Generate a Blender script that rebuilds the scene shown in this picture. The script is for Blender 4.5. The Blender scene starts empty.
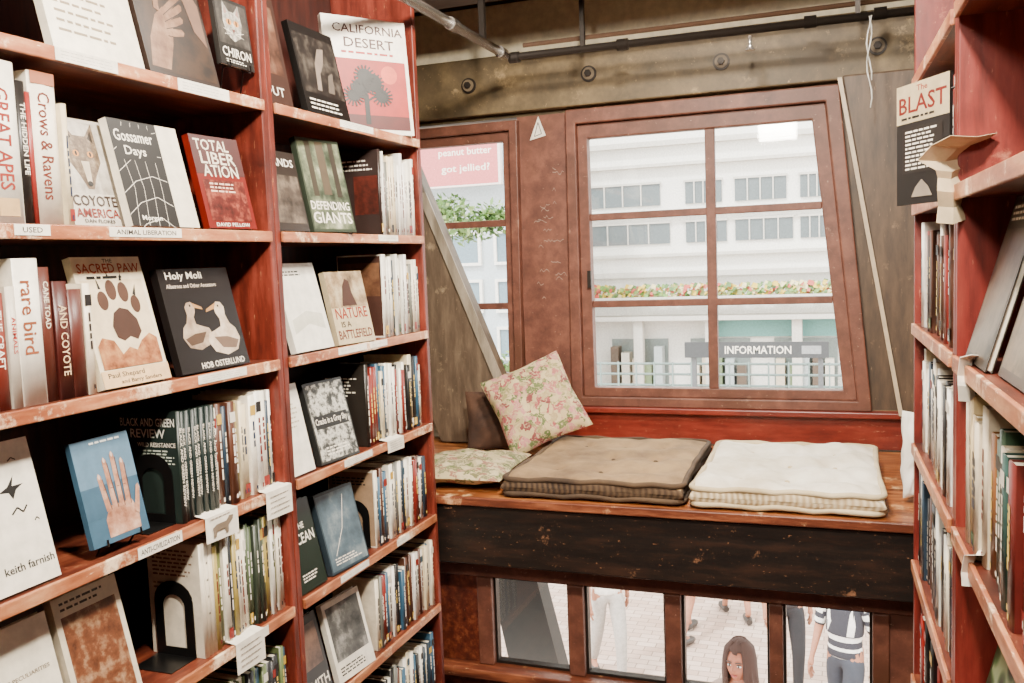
import bpy, math, random
from mathutils import Matrix, Vector
random.seed(11)
H=1.6
SC=bpy.context.scene
COL=SC.collection
# ------------------------------------------------------------ materials
def lin(c):
    c/=255.0
    return c/12.92 if c<=.04045 else ((c+.055)/1.055)**2.4
def hx(h):
    h=h.lstrip('#'); return tuple(lin(int(h[i:i+2],16)) for i in (0,2,4))+(1.0,)
MC={}
def newmat(name):
    m=bpy.data.materials.new(name); m.use_nodes=True
    nt=m.node_tree; b=nt.nodes["Principled BSDF"]
    return m,nt,b
def ramp(nt,stops):
    r=nt.nodes.new("ShaderNodeValToRGB"); e=r.color_ramp.elements
    e[0].position=stops[0][0]; e[0].color=hx(stops[0][1]); e[1].position=stops[-1][0]; e[1].color=hx(stops[-1][1])
    for p,c in stops[1:-1]:
        k=e.new(p); k.color=hx(c)
    return r
def coords(nt,scale=(1,1,1)):
    t=nt.nodes.new("ShaderNodeTexCoord"); mp=nt.nodes.new("ShaderNodeMapping")
    mp.inputs['Scale'].default_value=scale; nt.links.new(t.outputs['Object'],mp.inputs['Vector']); return mp.outputs[0]
def noise(nt,vec,scale,detail=6,rough=.6):
    n=nt.nodes.new("ShaderNodeTexNoise"); n.inputs['Scale'].default_value=scale; n.inputs['Detail'].default_value=detail; n.inputs['Roughness'].default_value=rough
    nt.links.new(vec,n.inputs['Vector']); return n.outputs['Fac']
def mixc(nt,fac,a,b,mode='MIX'):
    m=nt.nodes.new("ShaderNodeMix"); m.data_type='RGBA'; m.blend_type=mode
    for s,i in ((fac,0),(a,6),(b,7)):
        if isinstance(s,(int,float)): m.inputs[i].default_value=s
        elif isinstance(s,tuple): m.inputs[i].default_value=s
        else: nt.links.new(s,m.inputs[i])
    return m.outputs[2]
def bump(nt,b,h,strength=.3,dist=.003):
    n=nt.nodes.new("ShaderNodeBump"); n.inputs['Strength'].default_value=strength; n.inputs['Distance'].default_value=dist
    nt.links.new(h,n.inputs['Height']); nt.links.new(n.outputs[0],b.inputs['Normal'])
def mrange(nt,f,a,b):
    mr=nt.nodes.new("ShaderNodeMapRange"); mr.inputs[1].default_value=a; mr.inputs[2].default_value=b; nt.links.new(f,mr.inputs[0]); return mr.outputs[0]
def flat(h,rough=.5,metal=0.0):
    k=('f',h,rough,metal)
    if k in MC: return MC[k]
    m,nt,b=newmat("paint_"+h.strip('#')); v=coords(nt)
    n=noise(nt,v,30,3); c=hx(h); d=tuple(x*.8 for x in c[:3])+(1,)
    nt.links.new(mixc(nt,mrange(nt,n,.35,.65),d,c),b.inputs['Base Color'])
    b.inputs['Roughness'].default_value=rough; b.inputs['Metallic'].default_value=metal
    MC[k]=m; return m
def wood(name,dark,mid,light,scale=(8,1,8),rough=.45,wear=None,wpos=.62,bs=.25,fine=None,stain=None):
    m,nt,b=newmat(name); v=coords(nt,scale)
    n=noise(nt,v,5,8,.65); r=ramp(nt,[(.3,dark),(.5,mid),(.72,light)]); nt.links.new(n,r.inputs[0])
    col=r.outputs[0]
    v2=coords(nt); n2=noise(nt,v2,9,9,.75)
    if stain:
        n4=noise(nt,v2,2.6,6,.7); col=mixc(nt,mrange(nt,n4,.48,.68),col,hx(stain))
    if wear:
        col=mixc(nt,mrange(nt,n2,wpos,wpos+.1),col,hx(wear))
        v3=coords(nt,tuple(a*1.5 for a in (fine or scale))); n3=noise(nt,v3,16,6,.7)
        col=mixc(nt,mrange(nt,n3,.64,.70),col,hx(wear))
    nt.links.new(col,b.inputs['Base Color']); b.inputs['Roughness'].default_value=rough
    bump(nt,b,n,bs,.002); return m
def photo(*cols,scale=14,vor=False):
    k=('p',cols,scale,vor)
    if k in MC: return MC[k]
    m,nt,b=newmat("printed_picture"); v=coords(nt)
    if vor:
        t=nt.nodes.new("ShaderNodeTexVoronoi"); t.inputs['Scale'].default_value=scale; nt.links.new(v,t.inputs['Vector']); f=t.outputs['Distance']
    else: f=noise(nt,v,scale,7,.65)
    n=len(cols); r=ramp(nt,[(.32+.36*i/(n-1),c) for i,c in enumerate(cols)]); nt.links.new(f,r.inputs[0])
    nt.links.new(r.outputs[0],b.inputs['Base Color']); b.inputs['Roughness'].default_value=.35
    MC[k]=m; return m
M_shelf=wood("red_stained_wood","#32120b","#5c2718","#87492f",(7,1,7),.42,"#b4825c",.62,stain="#2c0f09")
M_back=wood("shaded_red_back_boards","#1c0805","#34120b","#4c2014",(7,7,1),.5)  # red boards with shade put into the colour, so gaps behind books go near-black
M_shelfv=wood("red_stained_wood_upright","#38110b","#642316","#86392a",(7,7,1),.42,"#a8704f",.64,stain="#3a120c")
M_edge=wood("worn_shelf_edge","#6e351f","#aa6842","#d09a6e",(7,1.2,7),.45,"#efd2ae",.54,stain="#884528")
M_rred=wood("crimson_painted_wood","#4a140f","#6e221b","#843429",(7,7,1),.42,"#a4664f",.62,stain="#4c1510")
M_frame=wood("brown_red_painted_frame","#4c2a1f","#643a2c","#7e4e3b",(3,3,3),.55,"#98745e",.64,stain="#54301f")
M_olive=wood("olive_brown_plaster","#443824","#5e4e34","#7a6645",(2,2,2),.6,"#967e58",.6,stain="#4a3c28")
M_brace=wood("dark_brown_timber","#2e2218","#483626","#5e4934",(5,5,1),.55,"#7c6448",.64)
M_brace2=wood("grey_brown_timber","#42362a","#5e4e3e","#7a6853",(5,5,1),.55,"#9a8568",.6)
M_dark=wood("blackened_wood","#0a0706","#17100c","#301e15",(1,6,6),.42,"#94684c",.62,.4,(2,5,5))
M_seat=wood("worn_orange_seat_wood","#42200f","#804620","#ba7a42",(1,7,7),.35,"#e4ba84",.58)
M_lip=wood("worn_brown_lip","#34180f","#60301e","#96593a",(1,7,7),.4,"#d0a074",.58)
M_sill=wood("red_sill_paint","#54160f","#742619","#8e3b2a",(1,6,6),.35,"#ac7458",.62,stain="#5c1c12")
M_floor=wood("dark_floor_boards","#2a1510","#4a2418","#6a3622",(6,1,6),.45)
M_ceil=wood("dark_ceiling_boards","#20170f","#36281b","#4a3827",(1,6,6),.6)
M_beam=wood("brown_beam_wood","#2c2017","#423124","#584432",(1,6,6),.6)
M_ivory=flat("#dccfb0",.6); M_wall=flat("#55453a",.8); M_black=flat("#0d0c0c",.35)
M_steel=flat("#d0ccc6",.22,.8); M_iron=flat("#2a231e",.5,.5)
M_page=flat("#e6dcc6",.8); M_paper=flat("#f0e8d8",.7); M_tanp=flat("#ccb693",.7)
def glassmat():
    m=bpy.data.materials.new("window_glass"); m.use_nodes=True; nt=m.node_tree; nt.nodes.clear()
    t=nt.nodes.new("ShaderNodeBsdfTransparent"); t.inputs[0].default_value=(.97,.98,.97,1)
    g=nt.nodes.new("ShaderNodeBsdfGlossy"); g.inputs['Roughness'].default_value=.03
    x=nt.nodes.new("ShaderNodeMixShader"); x.inputs[0].default_value=.04
    o=nt.nodes.new("ShaderNodeOutputMaterial")
    nt.links.new(t.outputs[0],x.inputs[1]); nt.links.new(g.outputs[0],x.inputs[2]); nt.links.new(x.outputs[0],o.inputs[0]); return m
M_glass=glassmat()
def fabric(name,a,b_,sc=420,rib=None):
    m,nt,b=newmat(name); v=coords(nt); n=noise(nt,v,7,6); r=ramp(nt,[(.35,a),(.65,b_)]); nt.links.new(n,r.inputs[0])
    col=r.outputs[0]
    if rib:
        w=nt.nodes.new("ShaderNodeTexWave"); w.wave_type='BANDS'; w.bands_direction='DIAGONAL'; w.inputs['Scale'].default_value=34; w.inputs['Distortion'].default_value=1.2
        nt.links.new(coords(nt,(1,1,0)),w.inputs['Vector']); col=mixc(nt,w.outputs['Fac'],col,hx(rib)); bump(nt,b,w.outputs['Fac'],.4,.003)
    else:
        w=nt.nodes.new("ShaderNodeTexVoronoi"); w.inputs['Scale'].default_value=sc; nt.links.new(v,w.inputs['Vector']); bump(nt,b,w.outputs['Distance'],.5,.002)
    nt.links.new(col,b.inputs['Base Color']); b.inputs['Roughness'].default_value=.9; return m
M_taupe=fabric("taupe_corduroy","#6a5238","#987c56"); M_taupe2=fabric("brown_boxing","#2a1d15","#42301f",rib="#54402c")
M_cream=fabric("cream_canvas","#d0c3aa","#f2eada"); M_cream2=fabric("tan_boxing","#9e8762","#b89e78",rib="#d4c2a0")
M_pipe1=fabric("brown_piping","#34261a","#54402c"); M_pipe2=fabric("cream_piping","#b4a07c","#d0be9a")
M_white=fabric("white_cloth","#d8d2c8","#f0ece4"); M_brownf=fabric("dark_brown_velvet","#2a180e","#4e3322")
def floral(name,scale,cols,back,t0=.42,t1=.7):
    m,nt,b=newmat(name); v=coords(nt)
    d=nt.nodes.new("ShaderNodeTexNoise"); d.inputs['Scale'].default_value=scale*.8; nt.links.new(v,d.inputs['Vector'])
    ad=nt.nodes.new("ShaderNodeVectorMath"); ad.operation='MULTIPLY_ADD'; ad.inputs[1].default_value=(.06,.06,.06); nt.links.new(d.outputs['Color'],ad.inputs[0]); nt.links.new(v,ad.inputs[2])
    t=nt.nodes.new("ShaderNodeTexVoronoi"); t.inputs['Scale'].default_value=scale; nt.links.new(ad.outputs[0],t.inputs['Vector'])
    sp=nt.nodes.new("ShaderNodeSeparateColor"); nt.links.new(t.outputs['Color'],sp.inputs[0])
    n=len(cols); r=ramp(nt,[(i/n,c) for i,c in enumerate(cols)]); r.color_ramp.interpolation='CONSTANT'; nt.links.new(sp.outputs[0],r.inputs[0])
    t2=nt.nodes.new("ShaderNodeTexVoronoi"); t2.inputs['Scale'].default_value=scale*2.6; nt.links.new(ad.outputs[0],t2.inputs['Vector'])
    nt.links.new(mixc(nt,mrange(nt,t2.outputs['Distance'],t0,t1),r.outputs[0],hx(back)),b.inputs['Base Color']); b.inputs['Roughness'].default_value=.85; return m
M_floral=floral("floral_tapestry",38,["#bca67a","#9a4a4c","#5f6a3c","#b87c78","#7c3c3c","#a8946a","#556438","#a8665f","#c4b084","#8c8456"],"#bda880",.5,.8)
M_floral2=floral("green_floral_print",38,["#747050","#a89870","#885c4c","#566034","#b8a884","#6a6642"],"#ac9e78",.5,.8)
def brick():
    m,nt,b=newmat("street_brick"); v=coords(nt); t=nt.nodes.new("ShaderNodeTexBrick"); t.inputs['Scale'].default_value=2.4
    t.inputs['Color1'].default_value=hx("#a08474"); t.inputs['Color2'].default_value=hx("#b8a092"); t.inputs['Mortar'].default_value=hx("#7a6658")
    t.inputs['Mortar Size'].default_value=.014; nt.links.new(v,t.inputs['Vector']); nt.links.new(t.outputs['Color'],b.inputs['Base Color']); b.inputs['Roughness'].default_value=.8; return m
M_brick=brick()
# ------------------------------------------------------------ mesh builder
class MB:
    def __init__(s): s.v=[];s.f=[];s.m=[];s.mats=[];s.sm=[]
    def mi(s,m):
        if m not in s.mats: s.mats.append(m)
        return s.mats.index(m)
    def add(s,vs,fs,mat,smooth=False):
        o=len(s.v); s.v+= [tuple(x) for x in vs]; k=s.mi(mat)
        for f in fs: s.f.append([i+o for i in f]); s.m.append(k); s.sm.append(smooth)
        return s
    def box(s,x0,x1,y0,y1,z0,z1,mat):
        return s.add([(x0,y0,z0),(x1,y0,z0),(x1,y1,z0),(x0,y1,z0),(x0,y0,z1),(x1,y0,z1),(x1,y1,z1),(x0,y1,z1)],
          [(0,3,2,1),(4,5,6,7),(0,1,5,4),(1,2,6,5),(2,3,7,6),(3,0,4,7)],mat)
    def prism(s,pts,y0,y1,mat):
        n=len(pts); v=[(x,y0,z) for x,z in pts]+[(x,y1,z) for x,z in pts]
        f=[list(range(n)),list(range(2*n-1,n-1,-1))]+[(i,i+n,(i+1)%n+n,(i+1)%n) for i in range(n)]
        return s.add(v,f,mat)
    def ring(s,out,inn,y0,y1,mat):
        n=len(out); v=[(x,y0,z) for x,z in out]+[(x,y0,z) for x,z in inn]+[(x,y1,z) for x,z in out]+[(x,y1,z) for x,z in inn]; f=[]
        for i in range(n):
            j=(i+1)%n; f+=[(i,j,n+j,n+i),(2*n+i,3*n+i,3*n+j,2*n+j),(i,2*n+i,2*n+j,j),(n+i,n+j,3*n+j,3*n+i)]
        return s.add(v,f,mat)
    def tube(s,pts,r,mat,n=12,caps=True,closed=False):
        P=[Vector(p) for p in pts]; v=[];f=[]; L=len(P); up=None
        for i,p in enumerate(P):
            if closed: d=P[(i+1)%L]-P[i-1]
            else: d=P[min(i+1,L-1)]-P[max(i-1,0)]
            d.normalize()
            if up is None: up=Vector((0,0,1)) if abs(d.z)<.9 else Vector((1,0,0))
            a=d.cross(up).normalized(); b=a.cross(d).normalized(); up=b
            rr=r[i] if isinstance(r,(list,tuple)) else r
            for k in range(n):
                t=2*math.pi*k/n; v.append(p+a*math.cos(t)*rr+b*math.sin(t)*rr)
        for i in range(L if closed else L-1):
            j=(i+1)%L
            for k in range(n): f.append((i*n+k,i*n+(k+1)%n,j*n+(k+1)%n,j*n+k))
        s.add(v,f,mat,True)
        if caps and not closed:
            o=len(s.v)-L*n; k=s.mi(mat)
            for st in (o,o+(L-1)*n): s.f.append(list(range(st,st+n))); s.m.append(k); s.sm.append(False)
        return s
    def ell(s,c,r,mat,nu=16,nv=10,fn=None):
        v=[];f=[]
        for j in range(nv+1):
            ph=math.pi*j/nv
            for i in range(nu):
                th=2*math.pi*i/nu; d=Vector((math.sin(ph)*math.cos(th),math.sin(ph)*math.sin(th),math.cos(ph)))
                p=Vector((d.x*r[0],d.y*r[1],d.z*r[2]))
                if fn: p=fn(p,d)
                v.append(p+Vector(c))
        for j in range(nv):
            for i in range(nu): f.append((j*nu+i,(j+1)*nu+i,(j+1)*nu+(i+1)%nu,j*nu+(i+1)%nu))
        return s.add(v,f,mat,True)
    def mesh(s,name="mesh"):
        me=bpy.data.meshes.new(name); me.from_pydata(s.v,[],s.f)
        for m in s.mats: me.materials.append(m)
        me.polygons.foreach_set("material_index",s.m); me.polygons.foreach_set("use_smooth",s.sm); me.update(); return me
TC={}
def textmesh(t):
    if t in TC: return TC[t]
    cu=bpy.data.curves.new("lettering","FONT"); cu.body=t; cu.size=1; cu.align_x='CENTER'; cu.align_y='CENTER'; cu.resolution_u=2; cu.offset=.012
    o=bpy.data.objects.new("lettering",cu); COL.objects.link(o); dg=bpy.context.evaluated_depsgraph_get(); dg.update()
    me=bpy.data.meshes.new_from_object(o.evaluated_get(dg)); v=[tuple(x.co) for x in me.vertices]; f=[list(p.vertices) for p in me.polygons]
    bpy.data.objects.remove(o); bpy.data.meshes.remove(me); bpy.data.curves.remove(cu)
    xs=[a[0] for a in v]; ys=[a[1] for a in v]
    r=(v,f,min(xs),max(xs),min(ys),max(ys)); TC[t]=r; return r
def art(mb,o,ux,uz,n,w,h,els):
    o=Vector(o);ux=Vector(ux);uz=Vector(uz);n=Vector(n); off=.0002
    def P(x,z): return o+ux*(x*w)+uz*(z*h)+n*off
    for e in els:
        k=e[0]; off+=.00001 if k=='l' else .00012
        if k=='r': _,x0,z0,x1,z1,m=e; mb.add([P(x0,z0),P(x1,z0),P(x1,z1),P(x0,z1)],[(0,1,2,3)],m)
        elif k=='poly': mb.add([P(*p) for p in e[1]],[list(range(len(e[1])))],e[2])
        elif k=='e':
            _,cx,cz,rx,rz,m=e; mb.add([P(cx+rx*math.cos(a*math.pi/10),cz+rz*math.sin(a*math.pi/10)) for a in range(20)],[list(range(20))],m)
        elif k=='l':
            pts=[P(*p) for p in e[1]]; wd=e[2]
            for a,b in zip(pts,pts[1:]):
                d=(b-a); q=d.cross(n).normalized()*wd/2; mb.add([a-q,b-q,b+q,a+q],[(0,1,2,3)],e[3])
        elif k=='t':
            _,t,cx,cz,tw,th,m=e[:7]; rot=len(e)>7
            v,f,x0,x1,y0,y1=textmesh(t); W,Hh=(x1-x0),(y1-y0)
            if rot: U,V=-uz,ux; aw,ah=tw*h,th*w
            else: U,V=ux,uz; aw,ah=tw*w,th*h
            sx=aw/W; sy=ah/Hh
            if sx>sy*1.35: sx=sy*1.35
            if sy>sx*1.8: sy=sx*1.8
            c=P(cx,cz); mb.add([c+U*((a[0]-(x0+x1)/2)*sx)+V*((a[1]-(y0+y1)/2)*sy) for a in v],f,m)
        elif k=='lines':
            _,x0,z0,x1,z1,cnt,m=e
            for i in range(cnt):
                zz=z1-(z1-z0)*(i+.5)/cnt; xe=x1-(x1-x0)*random.random()*.3; hh=min((z1-z0)/cnt*.22,.009)
                x=x0
                while x<xe-.01:
                    q=min(xe,x+random.uniform(.04,.14)); mb.add([P(x,zz-hh),P(q,zz-hh),P(q,zz+hh),P(x,zz+hh)],[(0,1,2,3)],m); x=q+.025
    return mb
# ------------------------------------------------------------ objects
def link(o,parent=None,label=None,cat=None,group=None,kind=None):
    COL.objects.link(o)
    if parent is not None: o.parent=parent
    if label: o["label"]=label
    if cat: o["category"]=cat
    if group: o["group"]=group
    if kind: o["kind"]=kind
    return o
def thing(name,loc,label,cat,group=None,kind=None):
    o=bpy.data.objects.new(name,None); o.empty_display_size=.05; o.location=loc; return link(o,None,label,cat,group,kind)
def bv(o,w,seg=2):
    m=o.modifiers.new("soft_edge","BEVEL"); m.width=w; m.segments=seg; m.limit_method='ANGLE'; return o
def part(name,mb,parent,label=None,bev=0):
    me=mb.mesh(name) if isinstance(mb,MB) else mb
    me.transform(Matrix.Translation(-Vector(parent.location)))
    o=bpy.data.objects.new(name,me); link(o,parent,label)
    if bev: bv(o,bev)
    return o
def solo(name,mb,label,cat,group=None,kind=None,bev=0,mat=None):
    o=bpy.data.objects.new(name,mb.mesh(name)); link(o,None,label,cat,group,kind)
    if mat is not None: o.matrix_world=mat
    if bev: bv(o,bev)
    return o
def struct(name,mb,bev=0):
    o=bpy.data.objects.new(name,mb.mesh(name)); link(o,None,kind="structure")
    if bev: bv(o,bev)
    return o
# ------------------------------------------------------------ camera
yaw,pit,rol=.3540,.0886,.0378
f0=Vector((-math.sin(yaw),math.cos(yaw),0)); r0=Vector((math.cos(yaw),math.sin(yaw),0)); up=Vector((0,0,1))
F=math.cos(pit)*f0-math.sin(pit)*up; U0=math.sin(pit)*f0+math.cos(pit)*up
R=math.cos(rol)*r0-math.sin(rol)*U0; U=math.sin(rol)*r0+math.cos(rol)*U0
cd=bpy.data.cameras.new("camera"); cd.sensor_width=36; cd.lens=900.7/1024*36; cd.clip_start=.02
cam=bpy.data.objects.new("camera",cd); COL.objects.link(cam)
m3=Matrix((R,U,-F)).transposed(); cam.matrix_world=Matrix.Translation((0,0,H))@m3.to_4x4(); SC.camera=cam
# ------------------------------------------------------------ room shell
YW=3.6235
struct("floor",MB().box(-1.75,.75,-1.4,2.83,-.06,0,M_floor))
struct("ceiling",MB().box(-2.3,.75,-1.4,3.8,H+1.14,H+1.2,M_ceil))
struct("wall_left",MB().box(-1.62,-1.56,-1.4,2.66,0,H+1.14,M_wall).box(-2.3,-2.24,2.66,3.8,.2,H+1.14,M_wall).box(-2.3,-1.56,2.62,2.66,0,H+1.14,M_wall))
struct("wall_right",MB().box(.68,.74,-1.4,3.8,0,H+1.14,M_wall))
struct("wall_front",MB().box(-1.6,.74,-1.46,-1.4,0,H+1.14,M_wall))
wb=MB(); y0,y1=YW,YW+.1
wb.prism([(-2.3,H+.60),(.74,H+.60),(.74,H+1.14),(-2.3,H+1.14)],y0,y1,M_olive)
wb.prism([(-.02,H+.60),(.10,H-.61),(.74,H-.61),(.74,H+.60)],y0,y1,M_brace)
wb.prism([(-2.3,H-.85),(.74,H-.85),(.74,H-.61),(-2.3,H-.61)],y0,y1,M_olive)
wb.prism([(-1.28,H-.61),(-1.06,H-.61),(-1.06,H+.60),(-1.28,H+.60)],y0,y1,M_frame)
wb.prism([(-2.3,H-.61),(-1.98,H-.61),(-1.98,H+.60),(-2.3,H+.60)],y0,y1,M_olive)
struct("wall_back",wb)
scr=MB(); M_chalk=flat("#a08878",.8)
for k in range(20):
    x=-1.22+random.random()*.09; z=H+random.uniform(-.2,.38); pts=[(x+.007*i,YW-.0012,z+random.uniform(-.008,.008)) for i in range(random.randint(3,8))]
    for a,b in zip(pts,pts[1:]):
        scr.add([(a[0],a[1],a[2]-.0012),(b[0],b[1],b[2]-.0012),(b[0],b[1],b[2]+.0012),(a[0],a[1],a[2]+.0012)],[(0,1,2,3)],M_chalk)
struct("trim_3",scr)
hd=thing("header_beam",(-.7,YW-.02,H+.6),"olive-brown painted timber header with round bolt heads above windows","beam")
part("beam_board",MB().box(-2.2,.66,YW-.05,YW,H+.615,H+.85,M_olive),hd,bev=.006)
for bx,bz in ((-1.47,.74),(-.95,.735),(-.43,.725),(.12,.72)):
    b=MB()
    b.tube([(bx,YW-.05,H+bz),(bx,YW-.058,H+bz)],.032,M_iron,20); b.tube([(bx,YW-.058,H+bz),(bx,YW-.063,H+bz)],.024,flat("#6a5a44",.6),20); b.tube([(bx,YW-.063,H+bz),(bx,YW-.076,H+bz)],.014,M_iron,6)
    part("bolt",b,hd,"dark iron bolt with round washer")
struct("trim_1",MB().box(-2.2,.66,YW-.03,YW,H+.852,H+1.06,M_ivory),.004)
struct("trim_2",MB().box(-1.3,.66,YW-.03,YW,H-.757,H-.615,M_sill).box(-1.3,.66,YW-.06,YW,H-.635,H-.612,M_sill),.004)
def window(n,out,gl,mx,mzs):
    w=bpy.data.objects.new("window_%d"%n,None); w.location=(gl[0][0],YW,gl[0][1]); link(w,None,kind="structure")
    mid=[((a[0]*.5+b[0]*.5),(a[1]*.5+b[1]*.5)) for a,b in zip(out,gl)]
    part("casing",MB().ring(out,mid,YW-.035,YW+.05,M_frame),w,bev=.005)
    part("sash",MB().ring(mid,gl,YW-.008,YW+.04,M_frame),w,bev=.004)
    def xl(z):
        t=(z-gl[0][1])/(gl[3][1]-gl[0][1]); return gl[0][0]+t*(gl[3][0]-gl[0][0]), gl[1][0]+t*(gl[2][0]-gl[1][0])
    mu=MB()
    if mx is not None: mu.box(mx-.019,mx+.019,YW,YW+.03,gl[0][1],gl[3][1],M_frame)
    for z in mzs:
        a,b=xl(z); mu.box(a,b,YW+.001,YW+.029,z-.014,z+.014,M_frame)
    part("muntin",mu,w,bev=.003)
    part("glass",MB().prism(gl,YW+.012,YW+.016,M_glass),w)
    return w
w1=window(1,[(-1.07,H-.612),(.10,H-.612),(-.01,H+.605),(-1.06,H+.605)],[(-.975,H-.536),(-.002,H-.536),(-.107,H+.487),(-.978,H+.487)],-.487,(H+.168,H-.19))
w2=window(2,[(-1.99,H-.56),(-1.285,H-.56),(-1.27,H+.585),(-1.99,H+.585)],[(-1.90,H-.48),(-1.355,H-.48),(-1.345,H+.505),(-1.90,H+.505)],None,(H+.165,H-.19))
part("latch",MB().box(-.99,-.975,YW-.022,YW-.008,H-.12,H-.05,M_iron),w1,"small dark iron latch")
YL=2.80
w3=bpy.data.objects.new("window_3",None); w3.location=(-.5,YL,H-1.39); link(w3,None,kind="structure")
posts=[(-1.19,-1.136),(-.865,-.811),(-.541,-.490),(-.219,-.178),(.077,.124)]
for a,b in posts: part("post",MB().box(a,b,YL-.025,YL+.05,H-1.385,H-1.076,M_frame),w3,bev=.004)
part("head_rail",MB().box(-1.55,.68,YL-.02,YL+.05,H-1.075,H-.80,M_frame),w3,bev=.003)
part("sill",MB().box(-1.55,.68,YL-.07,YL+.05,H-1.42,H-1.386,M_lip),w3,bev=.004)
for (a,b),(c,d) in zip(posts,posts[1:]):
    part("glass",MB().box(b,c,YL+.012,YL+.016,H-1.385,H-1.076,M_glass),w3)
    part("bead",MB().ring([(b,H-1.385),(c,H-1.385),(c,H-1.076),(b,H-1.076)],[(b+.008,H-1.376),(c-.008,H-1.376),(c-.008,H-1.084),(b+.008,H-1.084)],YL,YL+.03,M_iron),w3)
struct("wall_low",MB().box(-1.55,.68,YL-.01,YL+.05,0,H-1.42,M_shelf).box(-1.55,-1.19,YL-.01,YL+.05,H-1.385,H-1.076,M_shelf).box(.124,.68,YL-.01,YL+.05,H-1.385,H-1.076,M_frame))
ws=thing("window_seat",(-.6,2.66,H-.95),"built-in window bench with worn seat boards and black timber front","bench")
part("seat_board",MB().box(-2.2,.66,2.66,YW-.031,H-.79,H-.762,M_seat),ws,bev=.004)
part("front_panel",MB().box(-1.56,.66,2.665,2.73,H-.993,H-.79,M_dark),ws,"scuffed black timber front",bev=.006)
part("front_lip",MB().box(-1.56,.66,2.648,2.664,H-.790,H-.7615,M_lip),ws,"thin worn red-brown lip",bev=.004)
lb=thing("diagonal_brace",(-1.5,3.5,H-.76),"wide grey-brown slanted timber brace with worn pale edge beside window","brace")
part("plank",MB().prism([(-1.62,H-.758),(-1.22,H-.758),(-1.72,H+.5),(-2.12,H+.5)],3.46,3.54,M_brace2),lb,bev=.006)
part("edge_strip",MB().prism([(-1.315,H-.60),(-1.275,H-.60),(-1.635,H+.30),(-1.675,H+.30)],3.449,3.4595,wood("worn_edge_timber","#6e6454","#8e8270","#aca08c",(5,5,1),.6)),lb,"pale worn edge strip")
rb=thing("diagonal_brace",(.3,3.5,H-.76),"dark brown slanted timber brace with thin pale edge strip","brace")
part("plank",MB().prism([(.215,H-.758),(.62,H-.758),(.40,H+.61),(.0,H+.61)],3.46,3.56,M_brace),rb,bev=.006)
part("edge_strip",MB().prism([(.185,H-.60),(.199,H-.60),(-.001,H+.60),(-.015,H+.60)],3.44,3.459,flat("#b8a488",.5)),rb,"thin pale strip")
solo("ceiling_beam",MB().box(-2.2,.66,2.96,3.12,H+.93,H+1.139,M_beam),"dark brown timber ceiling beam crossing above window seat","beam",bev=.01)
sp=thing("conduit_pipe",(-1.19,2.8,H+.775),"shiny silver metal conduit pipe hung under ceiling","pipe")
part("pipe_tube",MB().tube([(-1.19,1.7,H+.775),(-1.19,3.28,H+.775)],.0165,M_steel),sp)
for yy in (2.1,2.75,3.2): part("coupling",MB().tube([(-1.19,yy,H+.775),(-1.19,yy+.05,H+.775)],.021,M_steel),sp)
part("hanger",MB().box(-1.2,-1.18,3.03,3.05,H+.785,H+.93,M_iron),sp)
part("hanger",MB().box(-1.2,-1.18,2.4,2.42,H+.785,H+1.14,M_iron),sp)
bp=thing("water_pipe",(-.5,3.31,H+.77),"dark iron sprinkler pipe running above window","pipe")
part("pipe_tube",MB().tube([(-1.17,3.31,H+.775),(.5,3.31,H+.765)],.014,M_iron),bp)
for xx in (-1.17,-.75,-.1,.12): part("coupling",MB().tube([(xx-.02,3.31,H+.772),(xx+.02,3.31,H+.772)],.021,M_iron),bp)
part("secondary_pipe",MB().tube([(-1.17,3.42,H+.84),(.5,3.42,H+.84)],.009,flat("#5c4434",.5)),bp,"thin brown painted pipe")
part("sprinkler_head",MB().tube([(-.3,3.31,H+.75),(-.3,3.31,H+.72),(-.3,3.31,H+.70)],[.008,.006,.018],M_steel),bp,"small metal sprinkler head")
for xx in (-.9,.05): part("hanger",MB().box(xx-.008,xx+.008,3.30,3.32,H+.78,H+1.14,M_iron),bp)
hp=MB()
for k in range(2):
    pts=[(.085+.008*math.sin(t*.9+k*2),3.29+.005*math.cos(t+k),H+.765-.03*t) for t in range(11-k*3)]
    hp.tube(pts,[.0012+.0018*abs(math.sin(t*1.3+k)) for t in range(len(pts))],flat("#c8c4bc",.3),6)
solo("plastic_strip",hp,"thin crumpled clear plastic strip hanging from pipe","plastic")
solo("triangle_sticker",art(MB().prism([(-1.225,H+.50),(-1.155,H+.515),(-1.185,H+.595)],YW-.0033,YW-.0002,M_paper),(-1.225,YW-.0035,H+.50),(1,0,0),(0,0,1),(0,-1,0),.07,.095,[('l',[(.3,.15),(.75,.25),(.55,.75),(.3,.15)],.003,M_black)]),"small white triangular paper sticker on window post","sticker")
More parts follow.
